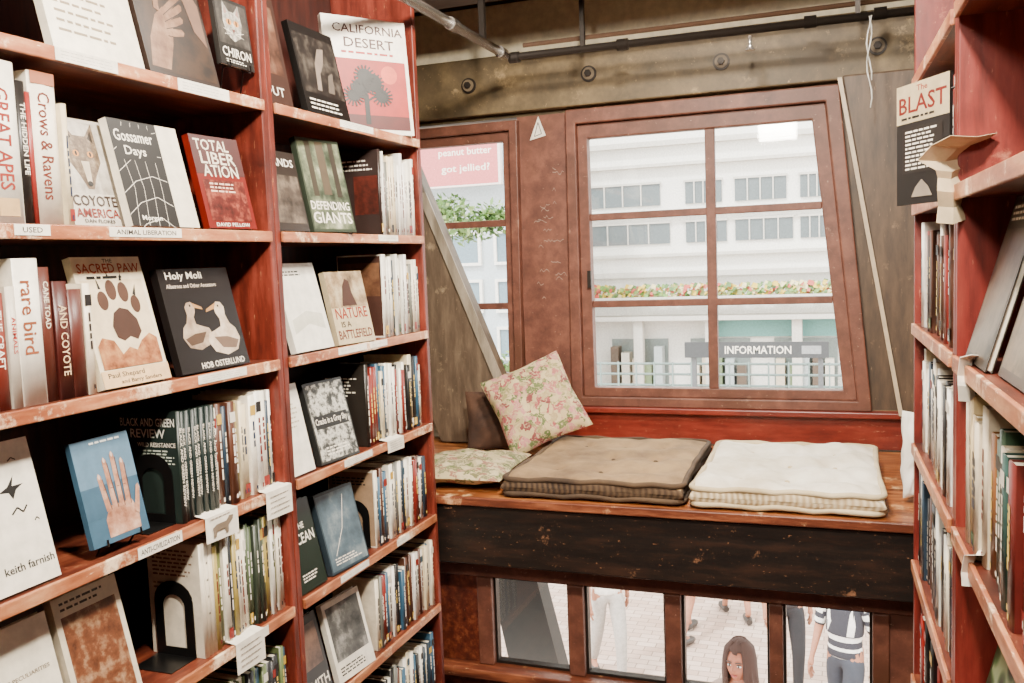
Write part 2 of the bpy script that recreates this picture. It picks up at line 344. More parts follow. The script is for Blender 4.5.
# ------------------------------------------------------------ bookcases
XF=-1.2528
LV=[.39,.09,-.21,-.51,-.81,-1.11,-1.41]
def bookcase(y0,y1,lab,tags):
    c=thing("bookcase",(-1.4,(y0+y1)/2,0),lab,"bookcase")
    for a in (y0,y1-.022): part("side_panel",MB().box(-1.54,XF,a,a+.022,0,H+1.138,M_shelfv),c,bev=.003)
    part("back_panel",MB().box(-1.555,-1.54,y0,y1,0,H+1.138,M_back),c)
    for z in LV:
        part("shelf",MB().box(-1.54,XF+.0,y0+.022,y1-.022,H+z-.022,H+z,M_shelf),c)
        part("shelf_edge",MB().box(XF,XF+.008,y0+.022,y1-.022,H+z-.024,H+z+.001,M_edge),c,"worn orange-brown front edge",bev=.002)
    for (a,b,zt,zb_,n) in tags:
        t=MB().box(XF+.0085,XF+.0095,a,b,zb_,zt,M_paper)
        ink=flat("#3a3230")
        els=[('t',n,.5,.5,.88,.5,ink)] if isinstance(n,str) else ([('lines',.08,.3,.92,.7,1,ink)] if n==1 else [('lines',.08,.12,.92,.88,3,ink)])
        art(t,(XF+.0095,a,zb_),(0,1,0),(0,0,1),(1,0,0),b-a,zt-zb_,els); part("shelf_label",t,c,"white paper label with small print")
    return c
def tg(a,b,z,hgt=.02,n=1): return (a,b,H+z,H+z-hgt,n)
bookcase(.93,1.8127,"tall red-stained wooden bookcase bay full of face-out books",
 [tg(1.20,1.34,.39,.022,2),tg(1.50,1.66,.39,.024,2),tg(1.29,1.48,.09,.018,"ANIMAL LIBERATION"),tg(1.09,1.16,.09,.018,"USED"),tg(1.50,1.66,-.21,.018,2),tg(1.30,1.42,-.51,.022,"ANTI-CIVILIZATION"),tg(1.62,1.68,-.81,.022)])
bookcase(1.8127,2.6236,"tall red-stained wooden bookcase bay full of books beside window seat",
 [tg(2.12,2.3,.39,.018,2),tg(2.3,2.42,.09,.018),tg(2.05,2.2,-.21,.018),tg(2.22,2.32,-.21,.018),tg(2.05,2.2,-.51,.018,2),tg(2.0,2.15,-.81,.018),tg(2.32,2.4,-.81,.02)])
def note(y,z,w,h,lab,draw=False,x=XF+.0105,rise=0.0):
    b=MB(); b.add([(0,0,-h),(.001,w,-h-.003),(.002,w*.98,rise-.001),(.001,-.002,rise)],[(0,1,2,3)],M_paper)
    b.add([(.001,-.002,rise),(.002,w*.98,rise-.001),(-.03,w*.97,.003),(-.03,0,.004)],[(0,1,2,3)],M_paper)
    els=[('lines',.12,.12,.88,.88,4,flat("#6a5a4a"))]
    if draw: els=[('poly',[(.2,.35),(.2,.15),(.27,.15),(.3,.35),(.55,.35),(.58,.15),(.65,.15),(.66,.42),(.8,.6),(.82,.75),(.7,.78),(.6,.62),(.3,.62),(.18,.52)],flat("#7a6a58")),('lines',.12,.82,.88,.95,1,flat("#6a5a4a"))]
    art(b,(.0025,0,-h),(0,1,0),(0,0,1),(1,0,0),w,h+rise,els)
    o=solo("paper_note",b,lab,"paper"); o.location=(x,y,H+z+.003)
    m=o.modifiers.new("thick","SOLIDIFY"); m.thickness=.0006
note(1.49,-.51,.105,.055,"white paper card with small animal drawing on shelf edge",True)
note(1.70,-.51,.10,.065,"printed white paper card taped to bookcase edge")
note(1.56,-.81,.10,.07,"printed white paper card hanging over shelf edge")
note(2.29,-.51,.10,.035,"small white folded card on shelf edge")
# ------------------------------------------------------------ books
RZ=Matrix.Rotation
PAL=[("#efe8da","white"),("#e6d9bf","cream"),("#d9c9a6","tan"),("#161413","black"),("#243442","dark blue"),("#345870","blue"),("#7c241c","red"),
     ("#3c5034","green"),("#988844","yellow"),("#502e20","brown"),("#e9e4dc","white"),("#f2ead8","cream"),("#72726a","grey"),("#a0583a","orange"),("#221e1c","black"),("#d8d4c8","pale grey")]
def spine_book(w,d,h,color,els=(),side=(),sidex=()):
    c=flat(color,.4); b=MB(); t=.0012
    b.add([(w*(.5-.5*math.cos(a)),-.004*math.sin(a)*min(1,w/.012) ,z) for z in (0,h) for a in [math.pi*i/6 for i in range(7)]],
          [(i,i+1,i+8,i+7) for i in range(6)]+[tuple(range(6,-1,-1)),tuple(range(7,14))],c,True)
    b.box(0,t,0,d,0,h,c); b.box(w-t,w,0,d,0,h,c)
    b.add([(0,0,0),(w,0,0),(w,0,h),(0,0,h)],[(0,3,2,1)],c)
    art(b,(w*.06,-.0042*min(1,w/.012),0),(1,0,0),(0,0,1),(0,-1,0),w*.88,h,els)
    if side: art(b,(0,d,0),(0,-1,0),(0,0,1),(-1,0,0),d,h,side)
    if sidex: art(b,(w,0,0),(0,1,0),(0,0,1),(1,0,0),d,h,sidex)
    p=MB().box(t,w-t,.002,d-.004,.003,h-.003,M_page)
    return b,p
def spineart(w,hexc):
    dk=sum(hx(hexc)[:3])/3>.25
    ink=flat(random.choice(["#2a2220","#6a1c18","#1c2c48"]) if dk else random.choice(["#efe6d4","#e0c060","#e8e0d8"]))
    e=[]; r=random.random()
    if r<.3: e.append(('r',0,.80,1,.90,flat(random.choice(["#8c2a22","#2c4a5a","#c9a23c","#181414","#e8e0d0"]))))
    if r>.75: e.append(('r',0,.04,1,.14,flat(random.choice(["#8c2a22","#3a5a3a","#c9a23c","#181414","#e8e0d0"]))))
    if w>.007:
        z1=.74; n=random.randint(3,6)
        for i in range(n):
            L=random.uniform(.03,.11); e.append(('r',.34,z1-L,.66,z1,ink)); z1-=L+.018
            if z1<.25: break
    e.append(('r',.35,.05,.65,.09,ink))
    return e
def put_book(parts,mat,label,group,pages=True):
    b,p=parts
    o=bpy.data.objects.new("book",b.mesh("book")); link(o,None,label,"book",group); o.matrix_world=mat
    if pages:
        q=bpy.data.objects.new("page_block",p.mesh("page_block")); link(q,o,"cream page block")
    return o
def row(y0,y1,z,group,hr=(.19,.235),tr=(.010,.024),pal=None,xf=XF-.012,first=None,firstcol=None,spec=()):
    y=y0; i=0; spec=list(spec)
    while True:
        if i<len(spec): w,h,(col,cn),els=spec[i]
        else:
            w=random.uniform(*tr); h=random.uniform(*hr); col,cn=random.choice(pal or PAL); els=None
            if i==0 and firstcol: col,cn=firstcol; h=hr[1]
        if y+w>y1: break
        d=random.uniform(.135,.155)
        side=first if (i==0 and first) else [('r',.02,.02,.98,.98,flat(col,.4))]
        pt=spine_book(w,d,h,col,els if els is not None else spineart(w,col),side=side)
        mat=Matrix.Translation((xf-random.uniform(0,.012),y,H+z+.0005))@RZ(math.pi/2,4,'Z')
        put_book(pt,mat,"%s paperback with %s spine standing upright in shelf row"%("slim" if w<.014 else "thick",cn),group)
        y+=w+.0010; i+=1
def face(y,w,h,z,col,els,label,t=.018,tilt=13,yaw=0,xf=XF-.008,stand=0,group="face-out books on the bookcases"):
    c=flat(col,.35); b=MB(); th=.0015
    b.box(0,w,0,th,0,h,c); b.box(0,w,t-th,t,0,h,c); b.box(0,th,th,t-th,0,h,c)
    art(b,(0,0,0),(1,0,0),(0,0,1),(0,-1,0),w,h,els)
    p=MB().box(th,w-.003,th,t-th,.003,h-.003,M_page)
    ti=math.radians(tilt)
    mat=Matrix.Translation((xf,y,H+z+t*math.sin(ti)+.0008+stand))@RZ(math.pi/2-math.radians(yaw),4,'Z')@RZ(-ti,4,'X')
    o=put_book((b,p),mat,label,group)
    if stand or tilt>8:
        s=MB(); k=.002
        y2=t+.004
        s.tube([(w*.2,-.006,.012),(w*.2,-.006,-.0),(w*.2,y2,-.0),(w*.35,y2+.004,h*.6)],k,M_black,6)
        s.tube([(w*.8,-.006,.012),(w*.8,-.006,-.0),(w*.8,y2,-.0),(w*.65,y2+.004,h*.6)],k,M_black,6)
        s.tube([(w*.35,y2+.004,h*.6),(w*.65,y2+.004,h*.6)],k,M_black,6)
        if stand:
            s.tube([(w*.2,y2,0),(w*.2,y2+.02,-stand)],k,M_black,6); s.tube([(w*.8,y2,0),(w*.8,y2+.02,-stand)],k,M_black,6)
            st=bpy.data.objects.new("book_stand",s.mesh("book_stand")); link(st,None,"black wire easel holding a face-out book","book stand"); st.matrix_world=mat@Matrix.Translation((0,0,-.0025))
    return o
K=flat
wh=K("#efe6d6"); bk=K("#141211"); rd=K("#a82a22"); cr=K("#e6d9bf"); og=K("#d08a3c")
# ---- bay one
face(1.215,.215,.28,.39,"#e9dfc8",[('r',.08,.88,.6,.93,K("#8c5a3c")),('lines',.1,.1,.75,.85,12,K("#8a7a60"))],"cream magazine with lines of small print leaning on top shelf")
skd=photo("#5c3c2a","#7c5a42","#98785e",scale=26)
def finger(x0,z0,x1,z1,wd,m):
    dx,dz=x1-x0,z1-z0; L=math.hypot(dx,dz); nx,nz=-dz/L*wd,dx/L*wd
    return ('poly',[(x0+nx,z0+nz),(x1+nx*.8,z1+nz*.8),(x1+dx/L*wd*.8,z1+dz/L*wd*.8),(x1-nx*.8,z1-nz*.8),(x0-nx,z0-nz)],m)
hands=[('poly',[(.05,.05),(.3,.05),(.42,.24),(.5,.42),(.40,.52),(.26,.44),(.12,.26)],skd)]+[finger(.40,.48-.05*i,.70-.03*i,.66-.10*i,.030,skd) for i in range(4)]+[('l',[(.38,.455-.05*i),(.68-.03*i,.615-.10*i)],.0016,K("#2c1a12")) for i in range(4)]+[('poly',[(.95,.3),(.95,.62),(.78,.80),(.6,.84),(.54,.76),(.66,.70),(.74,.6),(.8,.4)],K("#6a4a36")),finger(.6,.8,.46,.72,.03,skd),finger(.3,.48,.34,.66,.035,skd)]
face(1.445,.21,.29,.39,"#2a1c16",[('r',.03,.03,.97,.97,photo("#120c09","#241710","#382516","#1a100b",scale=9))]+hands,"dark photographic book showing pale clasped hands")
face(1.665,.118,.15,.39,"#1c1a18",[('r',.05,.32,.95,.95,photo("#1a1816","#3a3632","#5a544c",scale=30)),('poly',[(.22,.66),(.27,.95),(.42,.82),(.58,.82),(.73,.95),(.78,.66),(.7,.46),(.5,.38),(.3,.46)],photo("#5a564f","#9a948a","#d0cabc",scale=90)),
  ('poly',[(.28,.76),(.3,.89),(.38,.8)],K("#98786c")),('poly',[(.72,.76),(.7,.89),(.62,.8)],K("#98786c")),('e',.39,.66,.08,.045,og),('e',.61,.66,.08,.045,og),('e',.39,.66,.022,.043,bk),('e',.61,.66,.022,.043,bk),('poly',[(.45,.56),(.55,.56),(.5,.5)],K("#6a3a30")),
  ('l',[(.46,.5),(.2,.54)],.0010,wh),('l',[(.54,.5),(.8,.54)],.0010,wh),('l',[(.46,.49),(.22,.46)],.0010,wh),('l',[(.54,.49),(.78,.46)],.0010,wh),('t',"CHIRON",.5,.20,.85,.14,wh),('lines',.15,.04,.85,.10,2,wh)],"small black book with grey cat portrait cover",t=.012,tilt=6,stand=.06)
row(.985,1.235,.09,"books on the upper middle shelf",spec=[
 (.040,.235,("#efe6d6","white"),[('t',"FOR LOVE",.3,.5,.6,.3,bk,1)]),
 (.045,.255,("#e8decb","cream"),[('r',0,.03,1,.12,rd)]),
 (.062,.262,("#efe8d8","white"),[('t',"GREAT APES",.5,.52,.62,.5,K("#8a2c20"),1),('r',.15,.05,.85,.16,K("#c2a070"))]),
 (.018,.235,("#1c1816","black"),[('t',"THE HIDDEN LIFE",.5,.6,.5,.6,wh,1)]),
 (.010,.22,("#8a2a24","red"),[]),
 (.056,.258,("#eee4d0","cream"),[('t',"Crows & Ravens",.5,.52,.7,.5,K("#6a2a1c"),1),('r',0,.92,1,1,K("#a8684a"))])])
face(1.262,.12,.205,.09,"#cfc6b8",[('r',.05,.3,.95,.97,photo("#8a8278","#b8b0a4","#d8d0c4",scale=22)),('poly',[(.18,.6),(.2,.97),(.38,.84),(.62,.84),(.8,.97),(.82,.6),(.66,.46),(.56,.34),(.44,.34),(.34,.46)],photo("#4a3a2c","#6a5846","#988870",scale=70)),('poly',[(.24,.78),(.25,.9),(.34,.82)],K("#2c2420")),('poly',[(.76,.78),(.75,.9),(.66,.82)],K("#2c2420")),('e',.36,.67,.06,.03,og),('e',.64,.67,.06,.03,og),('e',.36,.67,.022,.022,bk),('e',.64,.67,.022,.022,bk),('poly',[(.42,.6),(.58,.6),(.54,.38),(.46,.38)],K("#c8b8a0")),('e',.5,.39,.05,.025,bk),
 ('t',"COYOTE",.5,.23,.86,.10,K("#3a2c26")),('t',"AMERICA",.5,.115,.86,.085,K("#7a2a22")),('t',"DAN FLORES",.5,.04,.6,.035,bk)],"pale grey paperback with coyote face cover",xf=XF-.040)
vein=[('l',[(.0,.1+.2*i),(.2,.22+.2*i),(.45,.28+.2*i),(.66,.2+.24*i)],.0010,wh) for i in range(-1,4)]+[('l',[(.1+.14*j,.0),(.16+.13*j,.35),(.1+.15*j,.68),(.2+.12*j,.98)],.0008,wh) for j in range(4)]
face(1.368,.19,.212,.09,"#ece2cc",[('r',0,0,.68,1,K("#100d0b"))]+vein+[('r',.05,.62,.60,.94,K("#100d0b")),('t',"Gossamer",.32,.85,.54,.11,wh),('t',"Days",.30,.70,.3,.11,wh),('t',"Morgan",.3,.07,.32,.06,wh)],"black and cream book patterned with white web lines")
face(1.59,.145,.208,.09,"#6a160f",[('r',0,.58,1,1,K("#400e0a")),('t',"TOTAL",.42,.9,.7,.12,cr),('t',"LIBER",.5,.76,.72,.13,cr),('t',"ATION",.5,.62,.72,.13,cr),('r',.08,.08,.92,.52,photo("#240a06","#541a14","#984c38",scale=34)),('lines',.2,.38,.8,.5,3,K("#e0b8a0")),('t',"DAVID PELLOW",.5,.04,.7,.04,wh)],"dark red paperback with large cream lettering",yaw=6)
row(.99,1.262,-.21,"books on the middle shelf",spec=[
 (.032,.23,("#d8ccb4","tan"),[]),
 (.034,.238,("#efe6d4","white"),[('t',"RETURN",.5,.6,.3,.5,bk,1)]),
 (.026,.19,("#7a2e22","red"),[('t',"THE CRAFT",.5,.6,.5,.5,wh,1)]),
 (.018,.20,("#c8beae","grey"),[('t',"ANIMALS",.5,.6,.4,.5,rd,1)]),
 (.050,.245,("#f0e8d8","white"),[('t',"rare bird",.45,.6,.5,.6,K("#8a4a2c"),1)]),
 (.024,.23,("#50241a","brown"),[('t',"CANE TOAD",.5,.72,.35,.5,cr,1)]),
 (.030,.205,("#40140f","dark red"),[('t',"AND COYOTE",.5,.5,.6,.6,K("#d8b890"),1)]),
 (.03,.19,("#4c1c14","brown"),[])])
toe=[('e',.3,.66,.075,.075,K("#4a2c1c")),('e',.45,.74,.075,.08,K("#4a2c1c")),('e',.62,.72,.075,.08,K("#4a2c1c")),('e',.76,.62,.07,.07,K("#4a2c1c")),('poly',[(.34,.46),(.4,.56),(.5,.6),(.62,.58),(.72,.5),(.74,.4),(.66,.34),(.56,.37),(.46,.34),(.37,.37)],K("#3c2216"))]
claw=[('poly',[(.27,.75),(.31,.75),(.27,.84)],bk),('poly',[(.43,.83),(.47,.83),(.44,.89)],bk),('poly',[(.6,.81),(.64,.81),(.64,.875)],bk),('poly',[(.75,.7),(.79,.68),(.82,.78)],bk)]
face(1.268,.172,.25,-.21,"#e4d6b8",[('r',.05,.2,.95,.82,K("#dcc8a4"))]+toe+claw+[('poly',[(.06,.14),(.94,.14),(.94,.34),(.84,.38),(.7,.33),(.6,.26),(.5,.29),(.38,.24),(.3,.35),(.14,.38),(.06,.32)],photo("#5a2e1a","#98603c","#b88858",scale=40)),('t',"THE",.5,.968,.14,.03,K("#3a241c")),('t',"SACRED PAW",.5,.91,.9,.075,K("#a83818")),('lines',.15,.82,.85,.86,1,bk),('r',0,0,1,.13,K("#dcb888")),('t',"Paul Shepard",.35,.085,.6,.05,bk),('t',"and Barry Sanders",.55,.032,.8,.04,bk)],"cream paperback with brown bear paw print cover",tilt=14)
bird=photo("#a08870","#bca890","#d4c4b0",scale=30); bird2=photo("#7c6450","#a08a74","#b8a48c",scale=30)
def birdp(cx,cz,sx,m,m2,fl=1):
    P=lambda a,b:(cx+fl*a*sx,cz+b*sx)
    return [('poly',[P(-.5,-.1),P(-.35,-.32),P(0,-.42),P(.35,-.34),P(.5,-.1),P(.42,.12),P(.28,.22),P(.2,.4),P(.22,.58),P(.14,.68),P(.0,.7),P(-.1,.6),P(-.08,.46),P(.0,.34),P(-.02,.18),P(-.2,.12),P(-.42,.06)],m),
            ('poly',[P(-.02,.68),P(-.34,.56),P(-.36,.5),P(-.08,.56)],K("#a87c4c")),('e',P(.04,.61)[0],P(.04,.61)[1],.012,.012,bk),('poly',[P(-.3,-.02),P(.1,-.04),P(.44,-.14),P(.3,-.3),P(-.1,-.26)],m2)]
face(1.475,.222,.222,-.21,"#161110",birdp(.34,.38,.42,bird2,K("#4c3626"),-1)+birdp(.70,.32,.48,bird,K("#6a5444"),1)+[('t',"Holy Moli",.34,.92,.52,.09,wh),('t',"Albatross and Other Ancestors",.42,.83,.7,.04,K("#c8b8a8")),('t',"HOB OSTERLUND",.60,.05,.64,.06,wh)],"black paperback with two pale nuzzling birds")
face(.985,.155,.245,-.51,"#ece4d4",[('poly',[(.5,.66),(.62,.69),(.72,.76),(.68,.69),(.82,.69),(.72,.66),(.66,.6),(.62,.65)],bk),('l',[(.6,.5),(.68,.54),(.74,.5),(.8,.54)],.003,bk),('l',[(.3,.56),(.38,.59),(.44,.56)],.002,bk),('l',[(.7,.86),(.75,.88),(.8,.86)],.002,bk),('l',[(.85,.42),(.88,.44),(.91,.42)],.002,bk),('poly',[(.4,.84),(.62,.87),(.56,.91),(.35,.89)],K("#6a6258")),('t',"keith farnish",.66,.15,.62,.055,bk)],"white paperback with small flying bird silhouettes")
sk1=photo("#7c4c38","#a87a62","#c8a48e",scale=30)
fing=[('poly',[(.30,.05),(.86,.05),(.88,.22),(.80,.34),(.40,.34),(.30,.22)],sk1)]
for i,(x,zt,xt) in enumerate(((.385,.66,.34),(.50,.80,.48),(.615,.84,.63),(.73,.76,.77))):
    fing+=[finger(x,.30,xt,zt-.03,.042,sk1),('l',[(x+.05,.30),(xt+.045,zt-.06)],.0016,K("#54301f")),('e',xt,zt-.03,.018,.025,K("#d4b8a8")),('l',[(x-.02,.5),(x+.03,.5)],.0012,K("#6a3c2c"))]
fing+=[finger(.84,.2,.95,.44,.04,sk1)]
face(1.215,.138,.195,-.51,"#3c5c72",[('r',0,.55,1,1,K("#5a7a92")),('r',0,.25,.5,.55,K("#38586e"))]+fing+[('lines',.3,.93,.95,.98,1,K("#e8ece8"))],"blue book with photograph of raised fingers on easel",t=.012,tilt=12,stand=.02)
bg=[('r',.02,.02,.98,.98,K("#1a2622")),('t',"BLACK AND GREEN",.5,.90,.94,.075,K("#fbf6ea")),('t',"REVIEW",.5,.80,.6,.08,K("#fbf6ea")),('t',"WILD RESISTANCE",.64,.70,.66,.04,wh),('lines',.4,.52,.95,.66,5,K("#c8d0c0"))]
row(1.455,1.788,-.51,"books on the lower middle shelf",hr=(.20,.235),pal=PAL[:5]+PAL[9:12]+[PAL[15],PAL[8],PAL[14]],spec=[(.013,.232,("#1a2622","dark green"),[('t',"BLACK AND GREEN REVIEW",.5,.5,.8,.6,wh,1)])]+[(.013,.229,("#1c2826","dark green"),[('t',"BLACK AND GREEN REVIEW",.5,.52,.8,.55,wh,1)]) for _ in range(7)],first=bg)
face(1.16,.15,.245,-.81,"#d8cbb2",[('r',.08,.12,.92,.85,photo("#402418","#6c402a","#a88868",scale=30)),('lines',.1,.88,.9,.97,2,bk),('lines',.1,.02,.9,.1,2,bk)],"tan book with brown rocky landscape photograph")
face(.985,.16,.235,-.81,"#e8dfcb",[('lines',.15,.2,.9,.5,10,K("#a89878")),('t',"BEING OF PECULIARITIES",.5,.62,.8,.03,K("#6a5a44"))],"cream paperback with pale small print")
crm=[('r',.02,.02,.98,.98,K("#e2d6c0")),('lines',.1,.70,.9,.95,7,K("#7a5a44")),('lines',.1,.58,.6,.66,2,K("#9a8468"))]
GP=[("#e4d8c2","cream"),("#343c30","dark green"),("#a8944e","yellow"),("#1a1e22","black"),("#4e5c42","green"),("#e8e0cc","cream"),("#6a703c","green"),("#e8e2d4","white")]
row(1.488,1.79,-.81,"books on the low shelf",hr=(.225,.245),tr=(.010,.016),pal=GP,first=crm,spec=[(.014,.245,("#e2d6c0","cream"),[]),(.014,.243,("#e2d6c0","cream"),[('lines',.3,.3,.7,.9,4,bk)]),(.014,.244,("#e2d6c0","cream"),[])])
row(1.58,1.79,-1.11,"books on the bottom shelf",hr=(.19,.22),tr=(.012,.022),pal=[("#243e4c","blue"),("#d8ccb0","cream"),("#a8943e","yellow"),("#1a1a1c","black"),("#5c6a40","green")])
# ---- bay two
face(1.845,.14,.29,.39,"#3a2620",[('r',.1,.3,.9,.9,photo("#1a1210","#5a3a2c","#8a6a54",scale=12)),('t',"OUT",.5,.15,.6,.08,wh)],"dark brown narrow face-out book",tilt=10,xf=XF-.04)
face(2.02,.21,.245,.39,"#100e0d",[('r',.03,.25,.97,.9,photo("#0a0909","#221e1c","#544c44",scale=18)),('poly',[(.35,.3),(.45,.3),(.5,.5),(.62,.62),(.7,.8),(.55,.78),(.42,.6)],K("#7c6e62")),('poly',[(.6,.3),(.75,.3),(.8,.55),(.68,.5)],K("#5a5046")),('lines',.1,.06,.9,.2,3,wh)],"black landscape photography book",tilt=12,xf=XF-.02)
jt=[('r',.42,.08,.48,.34,bk),('e',.4,.4,.11,.07,bk),('e',.55,.44,.10,.08,bk),('e',.3,.32,.07,.05,bk),('e',.64,.33,.08,.06,bk),('l',[(.45,.3),(.3,.36)],.006,bk),('l',[(.46,.28),(.62,.36)],.006,bk),('e',.45,.50,.09,.06,bk)]
spk=[]
for cx,cz in ((.4,.4),(.55,.44),(.3,.32),(.64,.33),(.45,.5)):
    for a in range(16):
        t=a*math.pi/8+.2; spk.append(('l',[(cx+.05*math.cos(t),cz+.035*math.sin(t)),(cx+.13*math.cos(t),cz+.092*math.sin(t))],.005,bk))
face(2.31,.27,.345,.39,"#efe6d6",[('r',.12,.04,.96,.64,K("#a02418")),('r',.12,.04,.96,.16,K("#50100b")),('e',.75,.52,.1,.08,K("#c84e34")),('t',"CALIFORNIA",.54,.90,.84,.075,K("#401a10")),('t',"DESERT",.54,.78,.6,.085,K("#401a10")),('lines',.2,.67,.85,.72,1,rd)]+jt+spk,"large cream and red book with desert tree silhouette cover",tilt=6,yaw=36,xf=-1.385,t=.02)
face(1.845,.13,.20,.09,"#2c2420",[('t',"LANDS",.5,.86,.8,.1,wh),('r',.05,.1,.95,.7,photo("#1a1614","#4a4038","#7a6c5c",scale=22))],"dark paperback with grey landscape cover",tilt=11)
face(1.995,.165,.25,.09,"#343c30",[('r',.03,.03,.97,.97,photo("#181e15","#3e4637","#6a7058","#a8a890",scale=16)),('r',.18,.38,.3,.97,K("#342c20")),('r',.42,.4,.6,.97,K("#4c4030")),('r',.72,.38,.84,.97,K("#2c241a")),('t',"DEFENDING",.5,.28,.9,.09,wh),('t',"GIANTS",.5,.15,.9,.12,wh)],"green-grey paperback with tall forest trees cover",tilt=12,yaw=10)
ds=[('r',.02,.02,.98,.98,K("#281a16")),('r',.4,.25,.98,.7,photo("#22130f","#5a251c",scale=20)),('lines',.1,.75,.9,.9,3,wh)]
WB=PAL[:3]+PAL[10:12]+[PAL[4],PAL[12],PAL[15],PAL[0],PAL[1]]
row(2.365,2.598,.09,"books beside the window on the upper middle shelf",hr=(.21,.25),pal=WB,first=ds,firstcol=("#281a16","dark brown"))
face(1.885,.175,.228,-.21,"#e8e2d4",[('poly',[(.1,.2),(.5,.3),(.9,.22),(.9,.4),(.5,.45),(.1,.36)],K("#c8c4b4")),('lines',.1,.85,.7,.92,2,bk)],"pale white face-out paperback",tilt=14)
face(2.085,.16,.20,-.21,"#c0ae8a",[('r',.0,.5,1,1,photo("#302018","#907858","#c0b090",scale=18)),('poly',[(.3,.52),(.4,.8),(.5,.9),(.6,.86),(.62,.7),(.7,.52)],K("#3e2216")),('t',"NATURE",.5,.42,.85,.15,K("#882010")),('t',"IS A",.3,.27,.25,.08,K("#3a2a20")),('t',"BATTLEFIELD",.5,.13,.9,.12,K("#5e1c12"))],"tan paperback with red lettering and brown illustration",tilt=12,yaw=8)
row(2.36,2.598,-.21,"books beside the window on the middle shelf",hr=(.20,.245),pal=WB,first=[('r',.02,.02,.98,.98,K("#3e241b")),('r',.05,.5,.95,.9,photo("#3e241a","#7a563c",scale=16))],firstcol=("#e8e2d4","white"))
face(1.838,.10,.225,-.51,"#eae2d2",[('lines',.2,.5,.8,.8,6,K("#b0a48c"))],"narrow white face-out paperback with faint small print",tilt=12)
face(1.968,.165,.215,-.51,"#2a2a28",[('r',.03,.03,.97,.97,photo("#0c0c0c","#343430","#c8c4b8","#1c1c1a",scale=38)),('r',.08,.42,.92,.58,K("#161614")),('t',"Cracks in a Grey Sky",.5,.50,.80,.10,wh),('lines',.2,.08,.8,.2,3,wh)],"dark paperback with tangled black and white photograph",tilt=14,yaw=6)
row(2.22,2.598,-.51,"books beside the window on the lower middle shelf",hr=(.19,.235),pal=PAL[:3]+[PAL[5],PAL[3],PAL[6],PAL[0],PAL[15],PAL[4],PAL[11]],first=[('r',.02,.02,.98,.98,K("#201a14")),('lines',.15,.6,.85,.85,6,wh)],firstcol=("#201a14","dark brown"))
face(1.842,.122,.225,-.81,"#19241c",[('t',"THE",.5,.72,.3,.07,wh),('t',"OCEAN",.5,.58,.85,.12,wh),('lines',.2,.1,.8,.2,3,wh)],"dark green paperback with pale lettering",tilt=13)
face(1.99,.165,.215,-.81,"#2e3a42",[('r',.03,.03,.97,.97,photo("#2e3a42","#50606a","#8a9698",scale=9)),('l',[(.2,.2),(.5,.5),(.7,.9)],.002,wh),('lines',.15,.08,.85,.18,3,wh)],"slate blue paperback with misty cover",tilt=14,yaw=6)
PB=PAL[:5]+[PAL[9],PAL[10],PAL[11],PAL[12],PAL[15],PAL[6],PAL[5]]
row(2.24,2.598,-.81,"books beside the window on the low shelf",hr=(.19,.225),pal=PB,first=[('r',.02,.02,.98,.98,K("#9c8064")),('lines',.1,.8,.9,.92,3,bk)],firstcol=("#e2d6c0","cream"))
face(1.845,.12,.22,-1.11,"#1d1917",[('r',.1,.4,.9,.9,photo("#2a1c18","#7a5a48",scale=16)),('t',"SMITH",.55,.2,.8,.13,wh)],"black paperback with portrait and pale lettering",tilt=13)
face(1.995,.165,.215,-1.11,"#e8e0d0",[('r',.07,.25,.93,.93,photo("#161616","#504f4c","#a8a49c",scale=12)),('lines',.1,.06,.9,.18,3,bk)],"white paperback with black and white photograph",tilt=14,yaw=6)
row(2.22,2.598,-1.11,"books beside the window on the second lowest shelf",hr=(.18,.22),pal=PB)
row(2.25,2.598,-1.41,"books beside the window on the bottom shelf",hr=(.18,.22),pal=PB)
def bookend(y,z,h=.15,lab="black metal bookend with arched cut-out pressed against books"):
    x0,x1=-1.385,-1.285; b=MB(); n=10; out=[];inn=[]
    xm=(x0+x1)/2; ro=(x1-x0)/2; ri=ro-.022
    for i in range(n+1):
        a=math.pi*i/n; out.append((xm+ro*math.cos(a),H+z+h-ro*.9+ro*.9*math.sin(a))); inn.append((xm+ri*math.cos(a),H+z+h-ro*.9-.01+ri*.9*math.sin(a)))
    out=[(x1,H+z+.001)]+out+[(x0,H+z+.001)]; inn=[(xm+ri,H+z+.02)]+inn+[(xm-ri,H+z+.02)]
    b.ring(out,inn,y-.0045,y-.0030,M_black); b.box(x0,x1,y-.08,y-.003,H+z+.0008,H+z+.002,M_black)
    solo("bookend",b,lab,"bookend")
bookend(1.455,-.51,.145); bookend(1.488,-.81,.165); bookend(2.24,-.81,.14)
# ------------------------------------------------------------ right bookcase (slightly angled)
ang=math.atan(.0236)
RT=Matrix.Translation((.165,2.45,0))@RZ(ang,4,'Z')
RL=[.40,.10,-.19,-.49,-.79,-1.09,-1.39]
def rbay(y0,y1,lab,lv):
    c=bpy.data.objects.new("bookcase",None); link(c,None,lab,"bookcase"); c.matrix_world=RT@Matrix.Translation((0,y0,0))
    def p(n,mb,l=None,bev=0):
        o=bpy.data.objects.new(n,mb.mesh(n)); link(o,c,l)
        if bev: bv(o,bev)
    L=y1-y0
    for a in (0,L-.022): p("side_panel",MB().box(0,.27,a,a+.022,0,H+1.135,M_rred),None,.003)
    p("back_panel",MB().box(.27,.285,0,L,0,H+1.135,M_back))
    for z in lv:
        p("shelf",MB().box(0,.27,.022,L-.022,H+z-.022,H+z,M_shelf)); p("shelf_edge",MB().box(-.008,0,.022,L-.022,H+z-.026,H+z+.001,M_edge),"worn front edge",.002)
    return c
rbay(-.722,-.001,"red painted bookcase bay packed with spines beside window seat",RL)
